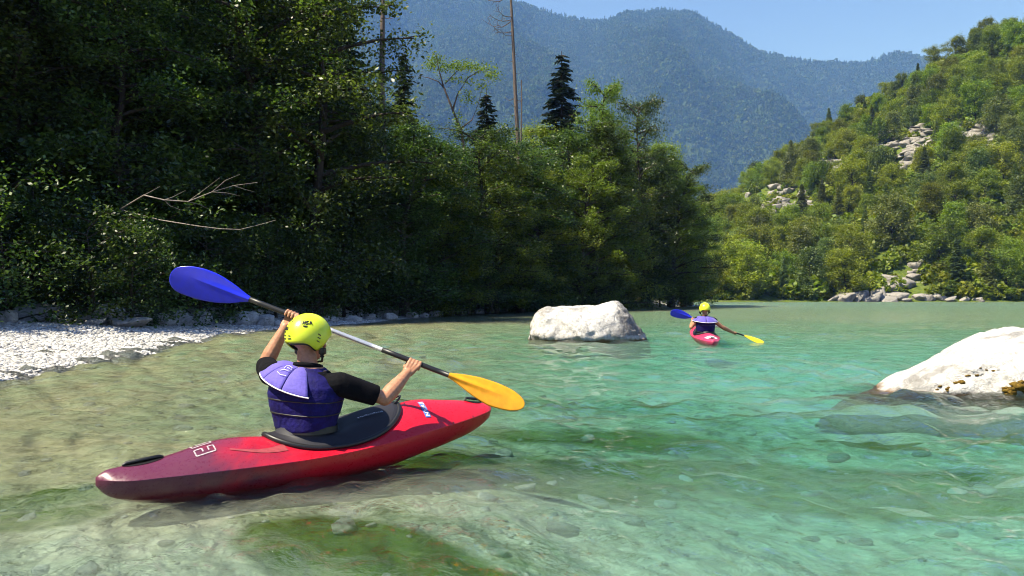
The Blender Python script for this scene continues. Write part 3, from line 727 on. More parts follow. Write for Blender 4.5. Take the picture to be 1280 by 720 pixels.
# --- scatter of uncountable things through geometry nodes
def scatter(name, pts, scl, rot, protos, mat, kind='stuff', label=None, cat=None):
    """one object whose points carry randomly picked, turned and scaled copies of small meshes"""
    me = bpy.data.meshes.new(name); pts = np.asarray(pts, np.float32); n = len(pts)
    me.vertices.add(n); me.vertices.foreach_set('co', pts.ravel())
    for nm, typ, arr in (('scl', 'FLOAT_VECTOR', np.asarray(scl, np.float32)), ('rot', 'FLOAT_VECTOR', np.asarray(rot, np.float32))):
        a = me.attributes.new(nm, typ, 'POINT'); a.data.foreach_set('vector', arr.ravel())
    a = me.attributes.new('pick', 'INT', 'POINT'); a.data.foreach_set('value', rng.integers(0, len(protos), n).astype(np.int32))
    o = obj(name, me); tag(o, label, cat, kind=kind)
    g = bpy.data.node_groups.new(name + '_scatter', 'GeometryNodeTree')
    g.interface.new_socket('Geometry', in_out='INPUT', socket_type='NodeSocketGeometry'); g.interface.new_socket('Geometry', in_out='OUTPUT', socket_type='NodeSocketGeometry')
    N = g.nodes.new; gi = N('NodeGroupInput'); go = N('NodeGroupOutput')
    jn = N('GeometryNodeGeometryToInstance')
    for pm in protos:
        po = bpy.data.objects.new(name + '_piece', pm)
        if not pm.materials: pm.materials.append(mat)
        oi = N('GeometryNodeObjectInfo'); oi.inputs['Object'].default_value = po; oi.inputs['As Instance'].default_value = True
        g.links.new(oi.outputs['Geometry'], jn.inputs[0])
    # Geometry to Instance would merge the pieces; join keeps them apart for picking
    jo = N('GeometryNodeJoinGeometry')
    for l in list(jn.inputs[0].links): g.links.new(l.from_socket, jo.inputs[0])
    g.nodes.remove(jn)
    ip = N('GeometryNodeInstanceOnPoints'); ip.inputs['Pick Instance'].default_value = True
    def attr(nm, typ):
        a = N('GeometryNodeInputNamedAttribute'); a.data_type = typ; a.inputs['Name'].default_value = nm; return a.outputs[0]
    g.links.new(gi.outputs[0], ip.inputs['Points']); g.links.new(jo.outputs[0], ip.inputs['Instance'])
    g.links.new(attr('pick', 'INT'), ip.inputs['Instance Index']); g.links.new(attr('scl', 'FLOAT_VECTOR'), ip.inputs['Scale'])
    er = N('FunctionNodeEulerToRotation'); g.links.new(attr('rot', 'FLOAT_VECTOR'), er.inputs[0]); g.links.new(er.outputs[0], ip.inputs['Rotation'])
    g.links.new(ip.outputs[0], go.inputs[0])
    md = o.modifiers.new('scatter', 'NODES'); md.node_group = g
    return o
def clump(seed, n, size, rad=1.0, tall=1.0, cone=False):
    r = np.random.default_rng(seed); d = unit(r.normal(0, 1, (n, 3))) * (r.uniform(0.5, 1, n) ** 0.4)[:, None]
    if cone:
        h = r.uniform(0, 1, n); a = r.uniform(0, 6.283, n); rr = (1 - h) ** 0.9 * 0.42 * r.uniform(0.6, 1.1, n)
        c = np.stack([np.cos(a) * rr, np.sin(a) * rr, h * 2.0 * tall], -1) * rad
    else:
        d = d * (1 + 0.3 * vnoise(d[:, 0] * 2, d[:, 1] * 2, d[:, 2] * 2, seed))[:, None]
        c = (d * [1, 1, tall] + [0, 0, tall * 0.8]) * rad
    v, f = leaf_cloud(c, size, r, 0.5, 0.6, 0.7); return mesh_np('clump', v, f)
def rnd_rot(n): return np.stack([np.zeros(n), np.zeros(n), rng.uniform(0, 6.283, n)], -1)
# undergrowth on the hillside
n = 8500; pp = rng.uniform(820, 1400, n); tt = rng.uniform(0.004, 1.05, n) ** 1.0
cy_row = None
x, y, z = hill_pt(pp, tt); rowy = HOR - (z - CAMZ) / y * F
keep = np.ones(n, bool)
for cx, cy_, rx, ry in CLIFFS: keep &= ~((np.abs(pp - cx) < rx) & (np.abs(rowy - cy_ - 4) < ry + 3) & (rng.uniform(0, 1, n) < 0.92))
keep &= ~((pp > 1050) & (pp < 1165) & (rowy > 312) & (tt < 0.22) & (rng.uniform(0, 1, n) < 0.85))
s = rng.uniform(0.7, 2.1, n)[keep]
scatter('hillside_undergrowth', np.stack([x, y, z - 0.2], -1)[keep], np.stack([s, s, s * rng.uniform(0.7, 1.2, len(s))], -1), rnd_rot(len(s)),
        [clump(301, 170, 0.45), clump(302, 170, 0.45, 1, 0.7), clump(303, 150, 0.5, 1, 1.2)], M['leaf_hill'], label='low green bushes covering the hillside floor', cat='undergrowth')
# forest on the far mountains
def far_forest(name, N_, Y0, Y1, mx, my, sd, lo, hi, label, size):
    p = rng.uniform(lo, hi, N_); t = rng.uniform(0.05, 1.0, N_) ** 0.85
    x, y, z = mount_pt(p, t, Y0, Y1, mx, my, sd); rowy = HOR - (z - CAMZ) / y * F
    k = (rowy < 300) & (rowy > -20)
    x, y, z = x[k], y[k], z[k]; m = len(x); s = size * rng.uniform(0.55, 1.45, m)
    scatter(name, np.stack([x, y, z - 2], -1), np.stack([s, s, s * rng.uniform(0.8, 1.3, m)], -1), rnd_rot(m),
            [clump(311, 70, 0.75), clump(312, 70, 0.75, 1, 1.2), clump(313, 60, 0.55, 1.2, 1.1, True), clump(314, 60, 0.55, 1.2, 1.0, True)], M['leaf_far'], label=label, cat='forest')
far_forest('mountain_forest', 105000, 1500, 4000, M1X, M1Y, 51, 430, 1230, 'hazy forest covering the near blue mountain', 7.0)
far_forest('mountain_forest', 300, 3600, 5800, M2X, M2Y, 61, 900, 1260, 'hazy forest on the farther low ridge', 11)
# trees of the valley floor behind the tip of the wood
n = 420; x = rng.uniform(-60, 110, n); y = rng.uniform(215, 420, n); s = rng.uniform(3, 5.5, n)
scatter('valley_wood', np.stack([x, y, np.full(n, 1.0)], -1), np.stack([s, s, s * 1.3], -1), rnd_rot(n), [clump(321, 420, 0.30), clump(322, 420, 0.3, 1, 1.3)], M['leaf_hill'], label='distant valley wood beyond the river bend', cat='wood')
# ------------------------------------------------------------------ rocks
def ico(sub):
    bm = bmesh.new(); bmesh.ops.create_icosphere(bm, subdivisions=sub, radius=1.0)
    v = np.array([q.co[:] for q in bm.verts]); f = np.array([[q.index for q in p.verts] for p in bm.faces]); bm.free(); return v, f
ICO = {k: ico(k) for k in (1, 2, 3, 4, 5)}
def boulder(seed, sub=3, cuts=9, rough=0.10, flat=0.72):
    """noise-broken ball cut by random planes into a blocky stone about 2 units across"""
    r = np.random.default_rng(seed); v, f = ICO[sub]; v = v * 1.25
    for i in range(cuts):
        n = unit(r.normal(0, 1, 3)); d = r.uniform(0.62, 0.95)
        if i == 0: n = unit(np.array([r.normal(0, .15), r.normal(0, .15), 1])); d = flat
        e = v @ n - d; v = v - np.maximum(e, 0)[:, None] * n * 0.94
    q = v * 1.7 + seed * 3.1
    v = v * (1 + rough * fbm(q[:, 0], q[:, 1], q[:, 2], 4, seed))[:, None]
    return mesh_np('boulder', v, f, False)
def put_rock(name, me, mat, loc, sc, rot, label, cat='boulder', group=None):
    o = bpy.data.objects.new(name, me); C.link(o); o.location = loc; o.scale = sc; o.rotation_euler = rot
    if not me.materials: me.materials.append(mat)
    return tag(o, label, cat, group)

def river_rock(name, xs, hs, ws, Yc, yoff, mat, label, seed, skirt=0.45, n_v=72, fine=0.05, lich_shade=(1e5, 2e5)):
    """boulder with a measured skyline: xs across, hs height, ws half depth at each x, lofted over and closed below the water"""
    nu_ = 150; X_ = np.linspace(xs[0], xs[-1], nu_)
    # smooth interpolation of the skyline
    H_ = np.interp(X_, xs, hs); W_ = np.interp(X_, xs, ws)
    k = np.ones(7) / 7; H_ = np.convolve(np.pad(H_, 3, 'edge'), k, 'valid'); W_ = np.convolve(np.pad(W_, 3, 'edge'), k, 'valid')
    th = np.linspace(0, np.pi, n_v); 
    cy_ = -np.cos(th); sz = np.sin(th)
    yy = np.sign(cy_) * np.abs(cy_) ** 0.75; zz = np.clip(sz, 0, 1) ** 0.62
    XX = np.repeat(X_[:, None], n_v, 1); YY = W_[:, None] * yy[None, :] * 1.0
    ZZ = -skirt + (H_[:, None] + skirt) * zz[None, :]
    q = 1.6
    d1 = fbm(XX * q, YY * q, ZZ * q, 3, seed); d2 = fbm(XX * 5, YY * 5, ZZ * 5, 4, seed + 4); cr = np.abs(vnoise(XX * 2.2 + d1, YY * 2.2, ZZ * 2.2, seed + 9))
    amp = np.minimum(1, (zz[None, :] + 0.3))
    ZZ = ZZ + (0.035 * d1 + fine * 0.55 * d2 - 0.05 * np.exp(-cr * 14)) * amp * sstep(-0.1, 0.25, ZZ + skirt * 0.6)
    YY = YY + (0.16 * d1 + fine * d2) * W_[:, None] * 0.6
    YY = YY * (0.62 + 0.38 * sstep(-0.35, 0.12, ZZ))
    XX = XX + 0.05 * d2 + yoff * YY
    v = np.stack([XX, Yc + YY, ZZ], -1).reshape(-1, 3); f = grid_faces(nu_, n_v)
    org = np.array([v[:, 0].mean(), Yc, 0.0]); v = v - org
    ends = [np.arange(n_v)[::-1], (nu_ - 1) * n_v + np.arange(n_v)]
    caps = []
    for e in ends:
        v = np.vstack([v, v[e].mean(0)]); c = len(v) - 1
        caps.append(np.stack([e[:-1], e[1:], np.full(len(e) - 1, c)], -1))
    rme = mesh_np(name, v, [f] + caps, True)
    rme.attributes.new('lichen_shade', 'FLOAT', 'POINT').data.foreach_set('value', (sstep(lich_shade[0], lich_shade[1], v[:, 0] + org[0]) * sstep(-0.05, 0.2, v[:, 2])).astype(np.float32))  # mask for the speckled right end, its shading included
    o = obj(name, rme, mat, loc=tuple(org)); tag(o, label, 'boulder')
    return o
k = 18.3 / F
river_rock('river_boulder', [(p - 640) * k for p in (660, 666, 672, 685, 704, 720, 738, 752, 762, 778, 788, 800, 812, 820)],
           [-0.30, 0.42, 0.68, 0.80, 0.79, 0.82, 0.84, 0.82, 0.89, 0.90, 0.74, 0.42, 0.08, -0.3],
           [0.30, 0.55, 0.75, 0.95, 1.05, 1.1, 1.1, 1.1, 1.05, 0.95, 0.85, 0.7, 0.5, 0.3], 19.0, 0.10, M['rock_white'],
           'long white limestone boulder standing in midstream with a grey speckled right end', 71, lich_shade=(1.9, 2.9))
k = 8.3 / F
near_rock = river_rock('river_boulder', [(p - 640) * k for p in (1040, 1065, 1095, 1118, 1140, 1165, 1200, 1235, 1270, 1310, 1380, 1450, 1520, 1580)],
           [-0.44, -0.16, -0.05, -0.01, 0.12, 0.22, 0.36, 0.52, 0.64, 0.70, 0.68, 0.55, 0.25, -0.35],
           [0.05, 0.25, 0.38, 0.48, 0.55, 0.65, 0.75, 0.85, 0.95, 1.0, 1.0, 0.9, 0.7, 0.3], 8.75, 0.18, M['rock_white'],
           'broad white limestone rock with brown moss at the waterline sloping into the river', 83)

# moss tufts on the near rock
def moss():
    t = NT('moss'); p = t.pos(); n = t.noise(p, 40, 5, 0.7)
    return t.end(t.bsdf(t.ramp(n, [(0.3, (0.05, 0.03, 0.008)), (0.55, (0.16, 0.10, 0.02)), (0.75, (0.24, 0.17, 0.03))]), 0.95, 0.1, t.bump(n, 1.0, 0.02)))
M['moss'] = moss(); brng0 = np.random.default_rng(66)
bpy.context.view_layer.update()
from mathutils.bvhtree import BVHTree
_bv = BVHTree.FromPolygons([near_rock.matrix_world @ v.co for v in near_rock.data.vertices], [tuple(p.vertices) for p in near_rock.data.polygons])
for i, (px, py, sx, n_) in enumerate([(1262, 488, 0.055, 9), (1276, 482, 0.05, 8), (1290, 490, 0.05, 7), (1256, 498, 0.035, 6), (1200, 478, 0.03, 5), (1182, 486, 0.028, 5), (1216, 470, 0.022, 3), (1236, 462, 0.02, 3)]):
    mv_, mf_ = [], []; o_ = None
    for q in range(n_):
        d_ = (at(px + brng0.normal(0, 5), py + brng0.normal(0, 2.2), 8.0) - Vector((0, 0, CAMZ))).normalized(); h_ = _bv.ray_cast(Vector((0, 0, CAMZ)), d_)[0]
        if h_ is None: continue
        o_ = o_ or h_; v_, f_ = ICO[2]; v_ = v_ * (1 + 0.35 * fbm(v_[:, 0] * 2.5 + q, v_[:, 1] * 2.5, v_[:, 2] * 2.5, 3, 9))[:, None] * sx * brng0.uniform(0.5, 1.0) * np.array([1.2, 0.8, 0.6])
        mf_.append(f_ + len(v_) * len(mv_)); mv_.append(v_ + np.array(h_ - o_))
    if mv_: put_rock('moss_clump', mesh_np('moss_clump', np.vstack(mv_), np.vstack(mf_), True), M['moss'], o_, (1, 1, 1), (0, 0, 0), 'clump of brown and yellow moss at the foot of the broad white rock' if py > 475 else 'small dark moss spot on the face of the broad white rock', 'moss', 'moss clumps at the foot of the near rock' if py > 475 else 'moss spots on the near rock')

# boulders along the back of the gravel bar and the foot of the wood
BB = [boulder(500 + i, 3, 10, 0.12) for i in range(7)]
brng = np.random.default_rng(55)
for i, (px, py, w, h) in enumerate([(38, 392, 52, 20), (70, 399, 24, 12), (128, 394, 36, 26), (152, 403, 50, 12), (192, 399, 34, 16), (222, 398, 30, 20), (250, 398, 22, 18), (262, 394, 24, 14), (308, 398, 36, 18),
                                    (330, 401, 20, 14), (118, 403, 18, 9), (345, 404, 14, 8), (5, 396, 26, 16), (172, 402, 18, 10), (285, 402, 20, 9), (318, 393, 18, 12), (95, 398, 14, 9), (210, 403, 12, 6),
                                    (358, 403, 16, 8), (372, 401, 12, 8), (400, 402, 16, 7), (415, 399, 12, 7), (440, 399, 18, 8), (462, 396, 12, 7), (488, 396, 16, 8), (515, 394, 12, 8), (530, 394, 10, 6), (545, 392, 14, 7), (575, 391, 12, 6), (600, 390, 12, 7), (630, 388, 10, 6)]):
    # walk along the pixel's ray until it meets the bank
    ysr = np.linspace(8, 60, 900); xr = (px - 640) / F * ysr; zr = CAMZ + (HOR - (py + h * 0.45)) / F * ysr
    hit = np.argmax(bank_h(xr, ysr) > zr); Yq = float(ysr[hit]) if hit > 0 else 30.0
    k = Yq / F; pt = at(px, py, Yq)
    sx = w * k / 2 / 0.85; sz = h * k / 2 / 0.7
    lab = 'grey boulder at the back of the gravel bar below the dark wood' if px < 350 else 'wet grey stone at the water line under the dark wood'
    put_rock('boulder', BB[i % 7], M['rock_bank'], (pt.x, pt.y + sx * 0.4, pt.z - sz * 0.15), (sx, sx * 0.8, sz * 1.15), (brng.normal(0, .1), brng.normal(0, .1), brng.uniform(0, 6.28) * 0 + brng.normal(0, .4)), lab, 'boulder',
             'boulders behind the gravel bar' if px < 350 else 'stones under the left bank wood')

# gravel bar pebbles (uncountable)
PEB = [boulder(600 + i, 2 if i < 2 else 1, 5, 0.08) for i in range(5)]
n = 52000; y = np.concatenate([rng.uniform(6, 16, n // 2), rng.uniform(9, 32, n - n // 2)]); b = np.interp(y, BANK[:, 1], BANK[:, 0]); w = bar_w(y)
x = b + 0.7 - rng.uniform(0, 1, n) * (w + 1.2)
keep = (x / y > -0.80); x, y = x[keep], y[keep]; n = len(x)
s = 0.010 + 0.022 * rng.uniform(0, 1, n) ** 2.2 + 0.0006 * y; z = bank_h(x, y) + s * 0.15
scatter('gravel', np.stack([x, y, z], -1), np.stack([s * rng.uniform(.9, 1.5, n), s * rng.uniform(.8, 1.2, n), s * rng.uniform(.5, .9, n)], -1),
        np.stack([rng.normal(0, .25, n), rng.normal(0, .25, n), rng.uniform(0, 6.28, n)], -1), PEB, M['gravel'], label='pale river pebbles covering the gravel bar', cat='gravel')
# stones on the river bed
def bedstone():
    t = NT('bed_stone'); oi = t.n('ShaderNodeObjectInfo'); p = t.pos(); n = t.noise(p, 9, 4)
    c = t.ramp(oi.outputs['Random'], [(0.0, (0.20, 0.22, 0.10)), (0.3, (0.42, 0.41, 0.28)), (0.7, (0.62, 0.60, 0.46)), (1.0, (0.82, 0.80, 0.68))])
    c = t.mix(t.ramp(n, [(0.5, 0.0), (0.7, 0.6)]), c, (0.20, 0.25, 0.08))
    return t.end(t.bsdf(c, 0.9, 0.1))
n = 1700; y = rng.uniform(0.0, 1.0, n) ** 1.6 * 22 + 1.8; x = rng.uniform(-1, 1, n) * (1.5 + 0.8 * y)
k = bank_sd(x, y) < 0; x, y = x[k], y[k]; n = len(x)
s = (0.012 + 0.06 * rng.uniform(0, 1, n) ** 5) * np.where(x < 0.1 * y - 0.5, 1.0, 1.25)
scatter('riverbed_stones', np.stack([x, y, bed_h(x, y) + s * 0.1], -1), np.stack([s * 1.3, s, s * 0.55], -1), np.stack([rng.normal(0, .2, n), rng.normal(0, .2, n), rng.uniform(0, 6.28, n)], -1), PEB, bedstone(), label='rounded stones lying on the river bed under clear water', cat='stones')

# rock slide on the far shore: each block a thing
HBR = [boulder(700 + i, 3, 20, 0.16, 0.5) for i in range(8)]
slide = [(1052, 372, 26, 12), (1072, 369, 24, 14), (1080, 358, 18, 18), (1095, 366, 24, 14), (1086, 374, 26, 9), (1108, 374, 24, 9), (1118, 369, 26, 11), (1098, 356, 20, 12), (1070, 376, 18, 6), (1114, 360, 24, 12), (1132, 353, 26, 12),
         (1140, 345, 18, 9), (1110, 347, 20, 10), (1150, 315, 20, 9), (1142, 332, 14, 8), (1146, 338, 10, 6), (1150, 328, 10, 7), (1138, 341, 12, 5), (1122, 327, 9, 4), (1148, 370, 20, 9), (1160, 372, 18, 8), (1172, 371, 16, 8), (1128, 376, 18, 5), (1040, 376, 16, 5), (1185, 375, 16, 5),
         (1205, 374, 12, 6), (1222, 374, 14, 6), (1105, 363, 14, 8), (1064, 364, 14, 10), (1090, 348, 12, 8)]
for i, (px, py, w, h) in enumerate(slide):
    p0, t0 = hill_solve(px, py + h * 0.35); k = p0.y / F
    sx = w * k / 2 / 0.85; sz = h * k / 2 / 0.68
    lab = 'pale limestone block in the rock slide at the far shore' if t0 < 0.1 else 'pale limestone block on the grassy slope above the rock slide'
    put_rock('rock_block', HBR[i % 8], M['rock_hill'], (p0.x, p0.y - sx * 0.2, p0.z + sz * 0.25), (sx, sx * 0.9, sz * 1.1), (brng.normal(0, .2), brng.normal(-.15, .2), brng.normal(0, .6)), lab, 'rock',
             'blocks at the foot of the rock slide' if t0 < 0.1 else 'blocks on the slope above the slide')
# cliffs: stacks of ledges standing out of the hillside
def cliff(cx, cy_, rx, ry, seed, label):
    r = np.random.default_rng(seed); base, t0 = hill_solve(cx, cy_ + ry); k = base.y / F
    e = tag(empty('cliff', base), label, 'cliff')
    n = int(14 + rx * 0.8)
    for i in range(n):
        qx = cx + r.uniform(-1, 1) * rx; qy = cy_ + r.uniform(-1, 1) * ry * (1 - 0.45 * abs(qx - cx) / rx)
        p, _ = hill_solve(qx, qy + 3); sz = r.uniform(0.5, 1.9); sx = r.uniform(1.2, 3.4)
        o = obj('ledge', HBR[int(r.integers(0, 8))], M['rock_hill'], e, p - base + Vector((0, -0.6, 0.2)))
        o.scale = (sx, 2.0, sz); o.rotation_euler = (r.normal(0, .15), r.normal(0.12, .15), r.normal(0, .5))
for i, (cx, cy_, rx, ry) in enumerate(CLIFFS):
    cliff(cx, cy_, rx, ry, 800 + i, ['wide grey limestone cliff low on the left end of the hillside', 'steep pale cliff in the middle of the hillside trees', 'narrow broken cliff beside the steep pale cliff', 'small grey outcrop high on the hillside',
                                     'low line of ledges above the wide grey cliff', 'bare rock shoulder at the outer end of the hillside'][i])
# ------------------------------------------------------------------ kayaks, paddles, paddlers
def kayak_mat(name, red, purple, hull):
    t = NT(name); c = t.coord(); s = t.n('ShaderNodeSeparateXYZ', {0: c})
    n = t.noise(c, 3.5, 4, 0.6, 0.8); n2 = t.noise(c, 60, 5, 0.7); sc = t.n('ShaderNodeMapping', {'Vector': c, 'Scale': (2, 60, 60)})
    scr = t.ramp(t.noise(sc.outputs[0], 3, 6, 0.7), [(0.60, 0.0), (0.70, 1.0)])
    x = t.math('ADD', s.outputs[0], t.math('MULTIPLY', t.math('SUBTRACT', n, 0.5), 0.9))
    f = t.ramp(t.math('MULTIPLY_ADD', x, 0.4), [(0.0, 1.0), (0.22, 1.0), (0.42, 0.0)]); t.t.nodes[-2].inputs[2].default_value = 0.5
    col = t.mix(f, red, purple)
    col = t.mix(t.math('MULTIPLY', scr, 0.14), col, (0.5, 0.25, 0.25))
    z = t.math('ADD', s.outputs[2], t.math('MULTIPLY', t.math('SUBTRACT', n2, 0.5), 0.02))
    fh = t.ramp(z, [(0.02, 1.0), (0.06, 0.0)])
    col = t.mix(t.math('MULTIPLY', fh, 0.55), col, hull)  # darker towards the bottom: shade of the hull side put into the colour
    return t.end(t.bsdf(col, t.ramp(n2, [(0.3, 0.22), (0.7, 0.42)]), 0.5, t.bump(n2, 0.12, 0.003)))
M['kayak'] = kayak_mat('kayak_plastic', (0.58, 0.006, 0.022), (0.10, 0.018, 0.045), (0.16, 0.012, 0.010))
M['kayak_far'] = kayak_mat('kayak_plastic_pink', (0.52, 0.03, 0.08), (0.42, 0.035, 0.10), (0.08, 0.015, 0.02))
M['black_plastic'] = plain('black_plastic', (0.008, 0.008, 0.009), 0.45)
M['neoprene'] = plain('neoprene', (0.016, 0.016, 0.024), 0.62, 0.4, 250, 0.3, 0.3, 0.001)
M['white_print'] = plain('white_print', (0.78, 0.78, 0.78), 0.6)
M['blue_print'] = plain('blue_print', (0.10, 0.18, 0.50), 0.5)
M['pale_decal'] = plain('pale_decal', (0.30, 0.05, 0.06), 0.5)
M['worn_print'] = plain('worn_print', (0.42, 0.38, 0.40), 0.6, 0.4, 60, 0.5)
M['shirt'] = plain('shirt', (0.005, 0.005, 0.007), 0.9, 0.1, 120, 0.4, 0.5, 0.004)
M['vest'] = plain('vest', (0.007, 0.005, 0.085), 0.75, 0.2, 30, 0.4, 0.7, 0.010)
M['yoke'] = plain('yoke', (0.105, 0.08, 0.40), 0.75, 0.3, 60, 0.2, 0.4, 0.003, **{'Sheen Weight': 0.2})
M['helmet'] = plain('helmet', (0.62, 0.72, 0.03), 0.32, 0.5, 12, 0.06, 0.05, 0.001)
M['skin'] = plain('skin', (0.42, 0.20, 0.115), 0.5, 0.4, 45, 0.22, 0.25, 0.003, **{'Subsurface Weight': 0.12, 'Subsurface Scale': 0.01})
M['skin_tan'] = plain('skin_tan', (0.40, 0.19, 0.10), 0.5, 0.4, 45, 0.22, 0.25, 0.003)
M['hair'] = plain('hair', (0.02, 0.013, 0.009), 0.7)
M['eye'] = plain('eye', (0.05, 0.04, 0.03), 0.2)
M['alu'] = plain('aluminium', (0.62, 0.63, 0.66), 0.32, 0.5, 90, 0.12, 0.1, 0.001, Metallic=0.65)
M['blue_blade'] = plain('blue_blade', (0.012, 0.022, 0.62), 0.28, 0.5, 20, 0.12, 0.1, 0.001)
M['orange_blade'] = plain('orange_blade', (0.80, 0.33, 0.008), 0.35, 0.5, 20, 0.15, 0.1, 0.001)
M['yellow_blade'] = plain('yellow_blade', (0.82, 0.60, 0.02), 0.35, 0.5, 20, 0.12, 0.1, 0.001)

KL = 2.5
KS = np.array([0.0, 0.015, 0.04, 0.12, 0.25, 0.36, 0.44, 0.50, 0.58, 0.66, 0.73, 0.84, 0.93, 0.975, 0.992, 1.0])
KW = np.array([0.012, 0.055, 0.10, 0.165, 0.235, 0.28, 0.295, 0.30, 0.297, 0.287, 0.265, 0.205, 0.132, 0.080, 0.045, 0.012])
KB = np.array([0.095, 0.05, 0.015, -0.035, -0.06, -0.06, -0.055, -0.05, -0.04, -0.02, 0.015, 0.065, 0.12, 0.17, 0.20, 0.25])
KC = np.array([0.128, 0.128, 0.126, 0.130, 0.138, 0.145, 0.152, 0.16, 0.175, 0.195, 0.212, 0.232, 0.248, 0.258, 0.263, 0.267])
KD = np.array([0.14, 0.165, 0.175, 0.195, 0.258, 0.240, 0.215, 0.215, 0.255, 0.32, 0.365, 0.350, 0.322, 0.303, 0.292, 0.275])
def kint(s, a):
    # smooth (Catmull-like) interpolation through the stations
    s = np.asarray(s, float); g = np.gradient(a, KS); i = np.clip(np.searchsorted(KS, s) - 1, 0, len(KS) - 2)
    h = KS[i + 1] - KS[i]; t = (s - KS[i]) / h; sl = (a[i + 1] - a[i]) / h
    g0 = np.clip(g[i], -3 * abs(sl) - 1e-6, 3 * abs(sl) + 1e-6); g1 = np.clip(g[i + 1], -3 * abs(sl) - 1e-6, 3 * abs(sl) + 1e-6)
    return (2*t**3-3*t**2+1)*a[i] + (t**3-2*t**2+t)*h*g0 + (-2*t**3+3*t**2)*a[i+1] + (t**3-t**2)*h*g1
def deck_z(x, y):
    s = np.clip(np.asarray(x, float) / KL + 0.5, 0, 1); w = kint(s, KW); c = kint(s, KC); d = kint(s, KD)
    q = np.clip(np.abs(y) / w, 0, 1)
    # peaked bow deck, flatter stern deck with two sloping flanks
    return c + (d - c) * (1 - q ** 1.6) ** 0.97
CX, CA, CB = 0.055, 0.43, 0.245      # cockpit ellipse: centre, half length, half width
